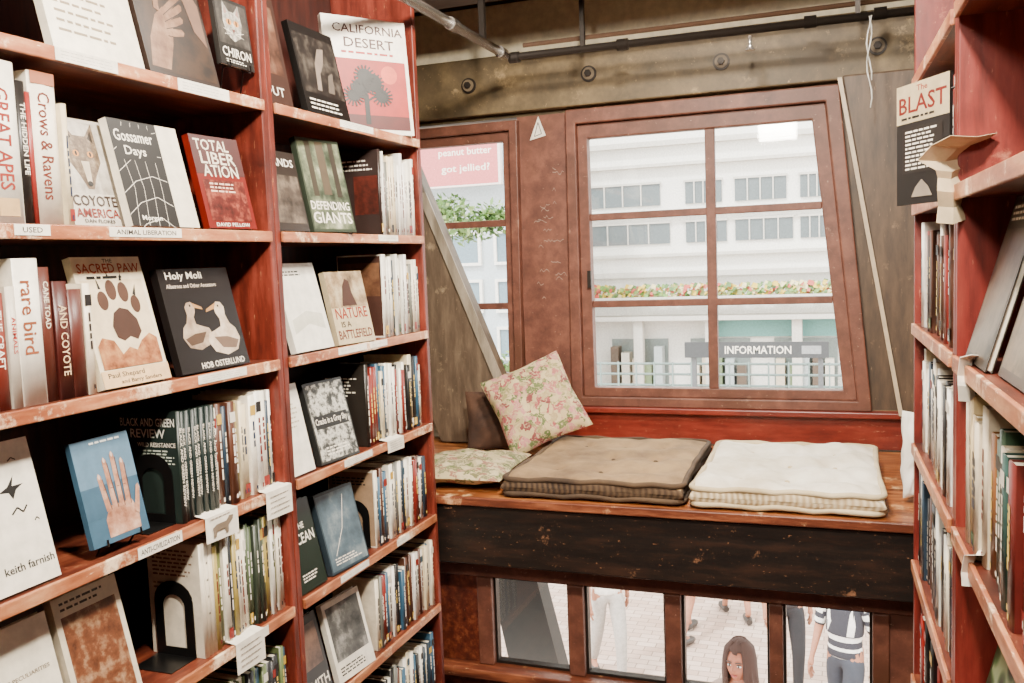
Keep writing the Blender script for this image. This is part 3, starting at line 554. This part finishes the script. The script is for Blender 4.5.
rbay(-1.75,-.724,"crimson painted bookcase bay with face-out magazines",RL)
def rrow(y0,y1,z,group,hr=(.19,.24),tr=(.008,.024),pal=PAL,front=None):
    y=y0; first=True
    while True:
        w=random.uniform(*tr); h=random.uniform(*hr); col,cn=random.choice(pal)
        if y+w>y1: break
        pt=spine_book(w,random.uniform(.14,.17),h,col,spineart(w,col),sidex=(front if (first and front) else [('r',.02,.02,.98,.98,K(col,.4)),('lines',.15,.6,.85,.85,4,bk if sum(hx(col)[:3])>.8 else wh)]))
        mat=RT@Matrix.Translation((.006+random.uniform(0,.015),y+w,H+z+.0005))@RZ(-math.pi/2,4,'Z')
        put_book(pt,mat,"%s paperback with %s spine packed upright in shelf"%("slim" if w<.014 else "thick",cn),group)
        y+=w+.0010; first=False
WP=[PAL[0],PAL[1],PAL[10],PAL[2],PAL[6],PAL[15],PAL[4],PAL[3],PAL[9],PAL[14]]
DP=[("#0e0d0d","black"),("#8a1c14","red"),("#6c1810","red"),("#161414","black")]
for z,nm,pl in ((.10,"upper",DP),(-.19,"middle",WP),(-.49,"lower middle",WP),(-.79,"low",WP),(-1.09,"bottom",DP)):
    rrow(-.69,-.03,z,"spines in the far bay on the %s shelf"%nm,tr=(.026,.046),pal=pl,hr=(.2,.25))
CP=[("#34503a","green"),("#ccb68a","cream"),("#a89068","tan"),("#4e2c1e","brown"),("#ccbea4","white"),("#24423c","teal"),("#7a4c24","orange"),("#5c1a16","red")]
rrow(-1.48,-.76,-.49,"spines in the near bay on the lower middle shelf",pal=CP,hr=(.2,.25),tr=(.018,.04))
def rface(y,w,h,z,col,els,label,x=.02,tilt=14,yaw=0,t=.01):
    c=flat(col,.35); b=MB(); b.box(0,w,0,.0015,0,h,c); b.box(0,w,t-.0015,t,0,h,c); b.box(0,.0015,.0015,t-.0015,0,h,c)
    art(b,(0,0,0),(1,0,0),(0,0,1),(0,-1,0),w,h,els); ti=math.radians(tilt)
    mat=RT@Matrix.Translation((x,y,H+z+t*math.sin(ti)+.0008))@RZ(-math.pi/2+math.radians(yaw),4,'Z')@RZ(-ti,4,'X')
    put_book((b,MB().box(.0015,w-.003,.0015,t-.0015,.003,h-.003,M_page)),mat,label,"face-out magazines in the near bay")
for i,(yy,col,c2) in enumerate(((-.80,"#3e3932","#6a6052"),(-1.02,"#4c3e35","#786854"),(-1.22,"#5a564e","#989080"))):
    rface(yy,.19,.27,-.19,col,[('r',.05,.05,.95,.8,photo(col,c2,"#201b16",scale=10)),('lines',.1,.84,.9,.95,3,wh)],"grey-brown face-out magazine leaning on shelf",x=.005+.012*i,tilt=16)
for i,yy in enumerate((-.80,-1.03)):
    rface(yy,.2,.24,-.79,("#1c3a20","#2a4a2c")[i],[('r',.05,.05,.95,.95,photo("#14241a","#3a6038","#90a078",scale=22,vor=True))],"green photographic face-out magazine",x=.03,tilt=14)
b=MB(); w,h=.16,.222
b.box(0,w,0,.006,0,h,K("#100c0a"))
art(b,(0,0,0),(1,0,0),(0,0,1),(0,-1,0),w,h,[('r',0,.68,1,1,K("#bca985")),('t',"The",.5,.95,.26,.05,K("#8a2a20")),('t',"BLAST",.5,.83,.9,.14,K("#701810")),('lines',.1,.70,.9,.74,1,bk),('r',.12,.26,.88,.64,K("#1c1612")),('lines',.18,.28,.8,.62,10,wh),('poly',[(.3,.06),(.7,.06),(.62,.14),(.5,.2),(.38,.14)],K("#887c6c"))])
bl=solo("magazine",b,"black and cream magazine cover hung beside bookcase upright","magazine",mat=Matrix.Translation((.098,1.90,H+.078))@RZ(math.atan2(-.14,.077),4,'Z'))
q=MB().tube([(w,.003,h-.03),(w+.02,.003,h-.03)],.002,M_black,6); o=bpy.data.objects.new("hanging_wire",q.mesh("hanging_wire")); link(o,bl,"short black wire")
def rnote(loc,w,prof,lab,rz=0,m_=None):
    b=MB(); v=[];f=[]
    for z_,x_,a,c in prof: v+=[(x_,a*w,-z_),(x_+.004,(a+c)/2*w,-z_-.003),(x_-.003,c*w,-z_+.004)]
    n=len(prof)
    for i in range(n-1):
        k=3*i; f+=[(k,k+1,k+4,k+3),(k+1,k+2,k+5,k+4)]
    b.add(v,f,m_ or M_tanp); o=solo("paper_note",b,lab,"paper",mat=Matrix.Translation(loc)@RZ(rz,4,'Z'))
    s=o.modifiers.new("thick","SOLIDIFY"); s.thickness=.001
rnote((.140,1.66,H+.165),.10,[(-.012,.03,.1,1.0),(.0,-.005,.0,1.0),(.022,-.022,-.12,.85),(.04,-.012,.15,.7),(.052,-.016,.22,.66),(.075,-.004,.12,.62),(.10,-.012,.2,.72),(.128,-.004,.1,.68)],"creased tan paper note folded over bookcase shelf corner",-1.0)
rnote((.170,1.55,H-.175),.05,[(-.006,.02,0,1),(0,0,0,1),(.03,-.008,.1,.9),(.045,-.003,0,.8),(.07,-.006,.1,.9)],"small white paper tag hanging from shelf edge",-.8,M_paper)
rnote((.172,1.50,H-.475),.04,[(-.006,.02,0,1),(0,0,0,1),(.03,-.008,.1,.9),(.05,-.003,0,.8)],"small white paper tag hanging from shelf edge",-.8,M_paper)
# ------------------------------------------------------------ cushions
def slab(mb,w,d,h,mat,mat2,tx,ty,dip,p=9,lump=.004):
    n=60; v=[];f=[];fs=[]
    for s in (1,-1):
        for j in range(n+1):
            for i in range(n+1):
                a=-1+2*i/n; c=-1+2*j/n
                a=math.sin(a*math.pi/2); c=math.sin(c*math.pi/2)
                e=max(0,(1-abs(a)**p)*(1-abs(c)**p))**.3
                z=h/2*e*s
                if s>0:
                    for X in tx:
                        for Y in ty:
                            r=math.hypot((a-X)*w/2,(c-Y)*d/2); z-=dip*math.exp(-(r/.022)**2)+dip*.9*math.exp(-(r/.075)**2)
                    z+=lump*math.sin(a*9+c*4)*e+lump*math.sin(c*11-a*3)*e+lump*.5*math.sin(a*23+c*17)*e+.008*e
                bx=1+.008*math.sin(c*9+s); by=1+.008*math.sin(a*8+s)
                v.append((a*w/2*(1-.02*(1-abs(c)))*bx,c*d/2*(1-.02*(1-abs(a)))*by,z+h/2))
    N=(n+1)**2
    for s in (0,1):
        for j in range(n):
            for i in range(n):
                k=s*N+j*(n+1)+i; q=(k,k+1,k+n+2,k+n+1); q=q if s==0 else q[::-1]
                (fs if (i<4 or j<4 or i>=n-4 or j>=n-4) else f).append(q)
    o=len(mb.v); mb.add(v,f,mat,True); k=mb.mi(mat2)
    for q in fs: mb.f.append([i+o for i in q]); mb.m.append(k); mb.sm.append(True)
    return mb
def cushion(loc,w,d,h,m,m2,m3_,lab,rz,tx,ty,lump):
    o=solo("seat_cushion",slab(MB(),w,d,h,m,m2,tx,ty,.011,lump=lump),lab,"cushion",group="cushions on the window seat"); o.location=loc; o.rotation_euler=(0,0,rz)
    for z in (h*.88,h*.16):
        pts=[]; hw,hd=w/2*.985,d/2*.985; r=.035
        cs=((hw-r,hd-r,0),(-hw+r,hd-r,90),(-hw+r,-hd+r,180),(hw-r,-hd+r,270))
        for ci,(cx,cy,a0) in enumerate(cs):
            for k in range(5):
                a=math.radians(a0+k*22.5); pts.append(Vector((cx+r*math.cos(a),cy+r*math.sin(a),z)))
            nx=cs[(ci+1)%4]; p1=pts[-1]; a=math.radians(nx[2]); p2=Vector((nx[0]+r*math.cos(a),nx[1]+r*math.sin(a),z))
            for k in range(1,9):
                q=p1.lerp(p2,k/9); inn=-.008*math.sin(math.pi*k/9); q.x*=1+inn/(w/2)*(abs(q.x)>hw*.9); q.y*=1+inn/(d/2)*(abs(q.y)>hd*.9)
                q.z+=.0035*math.sin(k*2.1+ci*2+z*90); pts.append(q)
        q=bpy.data.objects.new("piping",MB().tube(pts,.009,m3_,8,closed=True).mesh("piping")); link(q,o,"rolled edge piping")
    for X in tx:
        for Y in ty:
            q=bpy.data.objects.new("tuft",MB().ell((X*w/2,Y*d/2,h-.012),(.008,.008,.005),m3_,10,6).mesh("tuft")); link(q,o)
zb=H-.7575
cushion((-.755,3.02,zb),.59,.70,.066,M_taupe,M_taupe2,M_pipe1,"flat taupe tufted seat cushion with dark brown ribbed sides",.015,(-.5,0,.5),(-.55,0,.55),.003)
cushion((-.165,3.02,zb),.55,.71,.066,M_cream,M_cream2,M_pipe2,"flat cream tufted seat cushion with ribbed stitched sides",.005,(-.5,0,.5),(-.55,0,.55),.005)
def pillow(name,w,d,h,m,lab,mat,cat="pillow",wob=.006):
    n=26; v=[];f=[]
    for s in (1,-1):
        for j in range(n+1):
            for i in range(n+1):
                a=-1+2*i/n;c=-1+2*j/n
                e=(max(0,1-a*a)**.5)*(max(0,1-c*c)**.5)
                sx=1-.07*(1-abs(c))*abs(a); sy=1-.07*(1-abs(a))*abs(c)
                z=s*h/2*e**.8+wob*math.sin(a*7+c*5)*e+wob*.6*math.sin(a*15-c*12)*e
                v.append((a*w/2*sx,c*d/2*sy,z))
    N=(n+1)**2
    for s in (0,1):
        for j in range(n):
            for i in range(n):
                k=s*N+j*(n+1)+i; q=(k,k+1,k+n+2,k+n+1); f.append(q if s==0 else q[::-1])
    return solo(name,MB().add(v,f,m,True),lab,cat,None,mat=mat)
pillow("throw_pillow",.33,.34,.13,M_floral,"square floral tapestry pillow in pink and green leaning in corner",Matrix.Translation((-1.115,3.25,H-.548))@Matrix.Rotation(math.radians(14),4,'Z')@Matrix.Rotation(math.radians(60),4,'X')@Matrix.Rotation(math.radians(24),4,'Z'))
pillow("throw_pillow",.26,.24,.09,M_brownf,"dark brown velvet pillow tucked behind floral pillow",Matrix.Translation((-1.30,3.33,H-.63))@Matrix.Rotation(math.radians(25),4,'Z')@Matrix.Rotation(math.radians(74),4,'X'))
pillow("throw_pillow",.36,.42,.07,M_floral2,"flat green and cream floral pad lying on bench",Matrix.Translation((-1.255,2.90,H-.718))@Matrix.Rotation(math.radians(4),4,'Z'))
pillow("cloth_bundle",.13,.26,.11,M_white,"crumpled white cloth bundle on bench beside bookcase",Matrix.Translation((.225,2.90,H-.62))@Matrix.Rotation(math.radians(80),4,'X')@Matrix.Rotation(math.radians(20),4,'Y'),"cloth",.018)
# ------------------------------------------------------------ outside
G=H-4.1
struct("ground",MB().box(-16,10,3.9,26,G-.1,G,M_brick))
M_fac=flat("#f0ece4",.7); M_fac2=flat("#ccc6bc",.7); M_win=flat("#666e70",.3); M_teal=flat("#6ca49e",.5)
bd=thing("building",(-2,18,G),"long pale market building with rows of windows and flower planter","building")
part("facade",MB().box(-10,6,18,19,G,H+6,M_fac),bd)
for z,hh in ((2.15,.10),(1.75,.06),(.80,.10),(-.02,.06),(-.42,.1),(3.9,.3)): part("cornice",MB().box(-10,6,17.85,18,H+z,H+z+hh,M_fac2),bd)
for zz in (1.0,.24,2.5):
    hh=.42 if zz!=.24 else .40
    for i,(x,ww) in enumerate(((-9.6,1.5),(-7.7,1.3),(-6.1,.9),(-4.9,1.5),(-2.9,.7),(-1.95,.95),(-.75,.6),(.3,1.4),(2.2,1.5),(4.1,1.5))):
        if zz==.24 : ww*=1.12
        p=MB().box(x,x+ww,17.96,18,H+zz,H+zz+hh,M_win)
        for k in range(1,4): p.box(x+ww*k/4-.012,x+ww*k/4+.012,17.93,17.96,H+zz,H+zz+hh,M_fac2)
        p.box(x-.03,x+ww+.03,17.93,17.97,H+zz+hh,H+zz+hh+.04,M_fac2)
        part("window_band",p,bd,"grey glazed window strip")
part("planter",MB().box(-10,6,17.45,17.8,H-.98,H-.80,M_fac2),bd)
fl=MB(); gm=[K("#4a6a2c"),K("#6a8a3a"),K("#c8a82c"),K("#b84a3a"),K("#d8c890"),K("#7a8040")]
for i in range(2600):
    x=random.uniform(-10,6); z=H-.80+random.uniform(-.02,.22); y=17.5+random.uniform(-.02,.2); s=random.uniform(.03,.06); a=random.uniform(0,3)
    fl.add([(x-s,y,z-s*.5),(x+s*math.cos(a),y-.03,z-s),(x+s,y,z+s*.5),(x-s*.4,y+.02,z+s)],[(0,1,2,3)],random.choice(gm))
solo("planter_flowers",fl,"mixed yellow, red and green flowers overflowing long planter","flowers",kind="stuff")
part("shade_band",MB().box(-10,6,17.4,18,H-1.26,H-1.18,M_fac2),bd,"pale horizontal ledge")
part("glazed_band",MB().box(-2.4,5,17.9,18,H-1.62,H-1.30,M_teal),bd,"teal glass strip")
for x in (-9,-7.2,-5.5,-3.9,-2.5,-.9,.8,2.4): part("column",MB().box(x,x+.18,17.5,17.7,G,H-1.26,M_fac2),bd)
for i in range(9):
    x=-9.5+i*1.6; p=MB().box(x+.25,x+1.4,17.95,18,G+.4,H-1.66,flat("#7c8682",.3))
    for k in range(5): c=("#c8b8a0","#6a7a58","#a8b0b0","#5a4a3c","#d0c8b8")[(k+i)%5]; p.box(x+.3+k*.22,x+.46+k*.22,17.6,17.9,G+1.0,H-2.15+.12*((k*3+i)%4),K(c))
    part("shopfront",p,bd,"grey-green shop window with stall goods")
rl=thing("railing",(-2,14.5,G),"long pale metal guard railing along street","railing")
for z in (-1.75,-1.92,-2.10,-2.30,-2.5): part("rail",MB().tube([(-8,14.5,H+z),(4,14.5,H+z)],.020,flat("#7c8e8a",.4),8),rl)
for i in range(41): part("baluster",MB().box(-8+i*.3-.012,-8+i*.3+.012,14.48,14.52,G,H-1.72,flat("#7c8e8a",.4)),rl)
sg=thing("street_sign",(-1.5,13.9,G),"dark grey horizontal street sign with white capital lettering on posts","sign")
s=MB().box(-2.3,-.2,13.88,13.92,H-1.58,H-1.34,K("#3c3e40")); art(s,(-2.3,13.88,H-1.58),(1,0,0),(0,0,1),(0,-1,0),2.1,.24,[('t',"INFORMATION",.52,.5,.46,.5,wh),('r',.82,.25,.95,.75,K("#8c8e8e"))]); part("sign_board",s,sg)
for x in (-2.2,-.35): part("post",MB().box(x,x+.07,13.92,13.98,G,H-1.34,K("#5a5c5e")),sg)
b2=thing("building",(-8,15,G),"pale blue-grey building with large white-framed windows","building")
part("facade",MB().box(-13,-5.0,15,16,G,H+3.4,flat("#bcc6cc",.7)),b2)
for r_ in range(4):
    for i in range(5):
        x=-9.6+i*.95; z=H-2.6+r_*.85
        p=MB().ring([(x,z),(x+.7,z),(x+.7,z+.6),(x,z+.6)],[(x+.05,z+.05),(x+.65,z+.05),(x+.65,z+.55),(x+.05,z+.55)],14.93,15,M_fac); p.box(x+.05,x+.65,14.97,15,z+.05,z+.55,flat("#728894",.2)); part("window_frame",p,b2,"white-framed window")
bb=thing("billboard",(-6.4,14.5,H+1.2),"pink and white billboard with rounded lettering","billboard")
s=MB().box(-7.6,-5.45,14.5,14.6,H+1.32,H+2.25,K("#e8dcd4")); art(s,(-7.6,14.5,H+1.32),(1,0,0),(0,0,1),(0,-1,0),2.15,.93,[('r',.02,.03,.98,.97,K("#cc6c6c")),('t',"peanut butter",.70,.62,.46,.17,wh),('t',"got jellied?",.70,.32,.42,.17,wh)]); part("billboard_panel",s,bb)
for x in (-7.4,-5.8): part("bracket",MB().box(x,x+.06,14.6,14.99,H+1.5,H+1.6,M_iron),bb)
def tree(x,y,zc,clusters,n):
    t=thing("tree",(x,y,G),"leafy green street tree with slender trunk","tree")
    part("trunk",MB().tube([(x,y,G),(x+.05,y,G+1.5),(x-.02,y,H+zc-.3),(x,y,H+zc+.1)],[.07,.06,.04,.03],K("#9a8c7c"),10),t)
    f=MB(); g=[K("#5c7c42"),K("#6e9050"),K("#90a864"),K("#4a6a38")]
    for i in range(n):
        cx,cz,r=random.choice(clusters)
        d=Vector((random.gauss(0,1),random.gauss(0,1),random.gauss(0,1))).normalized()*r*random.uniform(.1,1.15)
        c=Vector((x+cx,y,H+zc+cz))+Vector((d.x*1.2,d.y,d.z*.75)); s_=random.uniform(.035,.08); a=Vector((random.gauss(0,1),random.gauss(0,1),random.gauss(0,1))).normalized()*s_; b_=a.cross(Vector((random.random(),random.random(),random.random()))).normalized()*s_
        f.add([c-a,c-b_*.5,c+a,c+b_*.5],[(0,1,2,3)],random.choice(g))
    part("foliage",f,t)
tree(-5.6,12,.62,((0,0,.42),(.55,-.1,.36),(.95,.0,.28),(-.6,.1,.45),(.2,.15,.32),(-.9,-.2,.4)),2600); tree(-4.9,13,-1.7,((0,0,.4),(.4,-.1,.3)),700)
solo("slanted_post",MB().prism([(-1.18,H-1.9),(-.96,H-1.9),(-1.22,H-.8),(-1.40,H-.8)],3.2,3.3,flat("#2a241c",.7)),"dark slanted timber post outside low window","post")
# ------------------------------------------------------------ people
def skin(verts,edges,rad,root=0,sub=2):
    me=bpy.data.meshes.new("s"); me.from_pydata(verts,edges,[]); o=bpy.data.objects.new("s",me); COL.objects.link(o)
    o.modifiers.new("k","SKIN"); sv=me.skin_vertices[0].data
    for i,r in enumerate(rad): sv[i].radius=(r,r) if not isinstance(r,tuple) else r; sv[i].use_root=(i==root)
    ss=o.modifiers.new("u","SUBSURF"); ss.levels=sub
    dg=bpy.context.evaluated_depsgraph_get(); dg.update(); m=bpy.data.meshes.new_from_object(o.evaluated_get(dg))
    v=[tuple(a.co) for a in m.vertices]; f=[list(p.vertices) for p in m.polygons]
    bpy.data.objects.remove(o); bpy.data.meshes.remove(m); return v,f
def person(x,y,face_deg,hgt,shirt,pants,hair,lab,stride=.0,long=False,skin_c="#a06a50",bare=False,nod=0):
    s=hgt/1.72; J={}
    def a(n,p): J[n]=Vector(p)*s
    a('pel',(0,.01,.95));a('wst',(0,0,1.09));a('chs',(0,.0,1.27));a('nb',(0,.01,1.43));a('nk',(0,.0,1.50));a('hd',(0,-.01,1.58));a('hem',(0,.01,.90));a('top',(0,.005,1.04))
    for sd,n in ((-1,'l'),(1,'r')):
        fw=stride*sd
        a('sh'+n,(.165*sd,.005,1.395));a('el'+n,(.215*sd,.03+fw*.45,1.12));a('wr'+n,(.225*sd,-.04+fw*.9,.89));a('pm'+n,(.225*sd,-.06+fw*1.0,.82))
        a('hp'+n,(.088*sd,.005,.90));a('kn'+n,(.09*sd,-.03-fw*.9,.50));a('an'+n,(.09*sd,.03-fw*1.5+(.0 if fw>=0 else .06),.09+(.04 if fw<0 else 0)));a('to'+n,(.10*sd,-.12-fw*1.5+(.0 if fw>=0 else .05),.035))
    R={'pel':(.145,.105),'wst':(.125,.095),'chs':(.150,.105),'nb':(.085,.07),'nk':.052,'hd':.055}
    for n in 'lr': R.update({'sh'+n:.056,'el'+n:.040,'wr'+n:(.026,.020),'pm'+n:(.018,.032),'hp'+n:.088,'kn'+n:.055,'an'+n:.036,'to'+n:(.036,.026)})
    E=[('pel','wst'),('wst','chs'),('chs','nb'),('nb','nk'),('nk','hd')]
    for n in 'lr': E+=[('nb','sh'+n),('sh'+n,'el'+n),('el'+n,'wr'+n),('wr'+n,'pm'+n),('pel','hp'+n),('hp'+n,'kn'+n),('kn'+n,'an'+n),('an'+n,'to'+n)]
    def mul(r,k,add=0): return tuple(q*k+add for q in r) if isinstance(r,tuple) else r*k+add
    def build(keys,edges,rs,root):
        ks=list(keys); return skin([tuple(J[k]) for k in ks],[(ks.index(p),ks.index(q)) for p,q in edges],[mul(rs[k],s) for k in ks],ks.index(root))
    Sk=K(skin_c,.65); body=MB()
    v,f=build(R.keys(),E,R,'pel'); body.add(v,f,Sk,True)
    for sd,n in ((-1,'l'),(1,'r')):
        pm=J['pm'+n]
        for k,(dy,L) in enumerate(((-.026,.070),(-.009,.080),(.009,.074),(.026,.058))):
            p0=pm+Vector((0,dy,-.012))*s; body.tube([p0,p0+Vector((-.004*sd,dy*.15,-L*.5))*s,p0+Vector((-.022*sd,dy*.15,-L))*s],[.009*s,.0085*s,.006*s],Sk,8)
        body.tube([pm+Vector((0,-.02,.03))*s,pm+Vector((-.01*sd,-.045,.0))*s,pm+Vector((-.015*sd,-.05,-.028))*s],[.011*s,.010*s,.007*s],Sk,8)
    hc=Vector((0,-.02,1.615))*s
    def g(x,c,w): return math.exp(-((x-c)/w)**2)
    def hfn(p,d):
        q=p.copy()
        if d.z<0: q.x*=1-.30*(-d.z)**1.3
        if d.z<-.2 and d.y>0: q.y*=1-.35*(-d.z)
        if d.y<0:
            q.y-=.022*s*g(d.x,0,.15)*g(d.z,-.10,.16)+.010*s*g(d.x,0,.10)*g(d.z,.08,.18)
            q.y+=.012*s*g(abs(d.x),.36,.20)*g(d.z,.06,.13)
            q.y-=.007*s*g(d.x,0,.35)*g(d.z,-.78,.2)+.005*s*g(abs(d.x),.42,.22)*g(d.z,-.2,.2)
            q.y-=.005*s*g(d.x,0,.22)*g(d.z,-.45,.10)
        return q
    hm=MB(); hm.ell((0,0,0),(.074*s,.092*s,.115*s),Sk,48,36,hfn)
    for sd in (-1,1):
        hm.ell((.029*sd*s,-.0775*s,.007*s),(.0135*s,.009*s,.0075*s),K("#e0dad2"),14,10); hm.ell((.029*sd*s,-.0845*s,.007*s),(.0065*s,.003*s,.0068*s),K("#20140e"),10,8)
        hm.tube([(.016*sd*s,-.082*s,.0155*s),(.029*sd*s,-.086*s,.0175*s),(.043*sd*s,-.077*s,.013*s)],.0022*s,K("#1a100a"),6)
        hm.tube([(.013*sd*s,-.090*s,.029*s),(.030*sd*s,-.091*s,.034*s),(.048*sd*s,-.079*s,.028*s)],.0032*s,K("#1a100a"),6)
        hm.ell((.074*sd*s,.008*s,-.005*s),(.009*s,.018*s,.03*s),Sk,12,10)
    hm.ell((0,-.0905*s,-.049*s),(.022*s,.006*s,.0045*s),K("#7c3028"),14,8); hm.ell((0,-.0895*s,-.056*s),(.018*s,.006*s,.005*s),K("#883a30"),14,8)
    Rn=Matrix.Rotation(math.radians(nod),3,'X')
    o0=len(body.v); body.v+=[tuple(Rn@Vector(p)+hc) for p in hm.v]
    for fc,mi_ in zip(hm.f,hm.m): body.f.append([i+o0 for i in fc]); body.m.append(body.mi(hm.mats[mi_])); body.sm.append(True)
    o=solo("person",body,lab,"person",mat=Matrix.Translation((x,y,G))@Matrix.Rotation(math.radians(face_deg),4,'Z'))
    def cl(n,mb): q=bpy.data.objects.new(n,mb.mesh(n)); link(q,o)
    R2={k:mul(v,1.05,.010) for k,v in R.items()}; R2['hem']=(.165,.125); R2['top']=(.135,.105)
    for n in 'lr': R2['sh'+n]=.064; R2['el'+n]=.052
    v,f=build(['pel','hem','wst','chs','nb','shl','ell','shr','elr'],[('hem','pel'),('pel','wst'),('wst','chs'),('chs','nb'),('nb','shl'),('shl','ell'),('nb','shr'),('shr','elr')],R2,'chs')
    sm=MB()
    if isinstance(shirt,tuple):
        c1,c2=K(shirt[0],.8),K(shirt[1],.8); sm.v+=v
        for fc in f:
            zc=sum(v[i][2] for i in fc)/len(fc); sm.f.append(list(fc)); sm.m.append(sm.mi(c1 if int(zc/.045)%2 else c2)); sm.sm.append(True)
    else: sm.add(v,f,K(shirt,.8),True)
    cl("shirt",sm)
    if bare:
        for n in 'lr': J['kx'+n]=J['hp'+n].lerp(J['kn'+n],.75); R2['kx'+n]=.080
        ks=['pel','top','hpl','kxl','hpr','kxr']; ed=[('top','pel'),('pel','hpl'),('hpl','kxl'),('pel','hpr'),('hpr','kxr')]
    else: ks=['pel','top','hpl','knl','anl','hpr','knr','anr']; ed=[('top','pel'),('pel','hpl'),('hpl','knl'),('knl','anl'),('pel','hpr'),('hpr','knr'),('knr','anr')]
    v,f=build(ks,ed,R2,'pel'); cl("shorts" if bare else "trousers",MB().add(v,f,K(pants,.85),True))
    for n in 'lr':
        an,to=J['an'+n],J['to'+n]; d=(to-an); d.z=0; d.normalize(); zq=to.z+.005
        P=[an-d*.045*s,an+d*.03*s,to,to+d*.06*s]; sh=MB().tube([(p.x,p.y,zq+hh) for p,hh in zip(P,(.012*s,.022*s,.005*s,-.004*s))],[.036*s,.046*s,.044*s,.026*s],K("#3a3430",.5),12); sh.v=[(a_,b_,max(c_,zq-.035*s)) for a_,b_,c_ in sh.v]; cl("shoe",sh)
    hh=MB(); HM=K(hair,.9)
    def hf(p,d):
        q=p.copy()
        if d.y<-.05 and d.z<.50+.15*abs(d.x): q*=.80
        q+=Vector((0,0,.004*s*math.sin(d.x*30)))
        return q
    hh.ell((0,0,0),(.086*s,.106*s,.128*s),HM,36,28,hf)
    if long:
        for i in range(60):
            th=math.radians(-48+276*i/59.0); cx,cy=.080*s*math.cos(th),.095*s*math.sin(th)
            j=random.uniform(-.006,.006); fr=max(0,-math.sin(th))
            pts=[(cx*.45,cy*.45,.118*s),(cx*.95,cy*.95,.065*s),(cx*1.10,cy*1.04,.0*s),(cx*1.12+j,cy*1.02,-.08*s),(cx*1.2+j,cy*.9+.012,-.16*s),(cx*1.25+j*2,cy*.85+.01-.02*fr,-(.24+random.random()*.05)*s)]
            hh.tube(pts,[.010*s,.014*s,.014*s,.014*s,.012*s,.004*s],HM,7)
    hh.v=[tuple(Rn@Vector(p)+hc+Vector((0,.012*s,.012*s))) for p in hh.v]
    cl("hair",hh)
    return o
person(-.60,5.42,-14,1.735,"#8c7468","#4a4a58","#30160a","person with long brown hair in grey-pink top looking down",0,True,skin_c="#8c4e34",nod=2)
person(-1.58,9.4,160,1.62,"#c8c0b8","#8c7c6c","#3a261c","person in pale shirt and shorts walking with bare legs",.13,bare=True)
person(-1.16,10.1,200,1.60,"#e0d8d0","#6a5a50","#5a3c28","person in white shirt and shorts walking on street",.12,bare=True)
person(-.50,8.3,20,1.66,"#2a2628","#1c1c20","#1c1614","person in dark jacket and dark trousers standing",.05)
person(.0,7.35,-25,1.66,("#e8e2da","#2c2c34"),"#33363f","#3a261c","person in black and white striped shirt walking",.10,True)
person(-2.15,8.2,30,1.66,"#dcd4ca","#a8a098","#4a3424","person in pale shirt and light trousers walking",.12)
# ------------------------------------------------------------ light
wd=bpy.data.worlds.new("sky"); SC.world=wd; wd.use_nodes=True; nt=wd.node_tree
bgn=nt.nodes["Background"]; bgn.inputs[0].default_value=(1,.985,.95,1); bgn.inputs[1].default_value=8.0
def area(n,loc,size,p,c,t):
    l=bpy.data.lights.new(n,'AREA'); l.size=size; l.energy=p; l.color=c; o=bpy.data.objects.new(n,l); o.location=loc; COL.objects.link(o)
    o.rotation_euler=(Vector(t)-o.location).to_track_quat('-Z','Y').to_euler(); return o
wc=(1,.90,.76)
area("ceiling_or_fill_lamp",(-.15,.75,H+1.10),.18,150,wc,(-1.1,1.7,H-.3))
area("ceiling_or_fill_lamp",(-.40,2.1,H+1.10),.18,80,wc,(-.7,2.7,H-.8))
area("ceiling_or_fill_lamp",(-.5,-.5,H+1.05),.3,60,wc,(-.6,2.6,H-.1))  # added soft fill from behind the camera, not a fixture; lifts the shadows
sn=bpy.data.lights.new("sun",'SUN'); sn.energy=7; sn.angle=.1; so=bpy.data.objects.new("sun",sn); so.rotation_euler=(math.radians(38),0,math.radians(-25)); COL.objects.link(so)
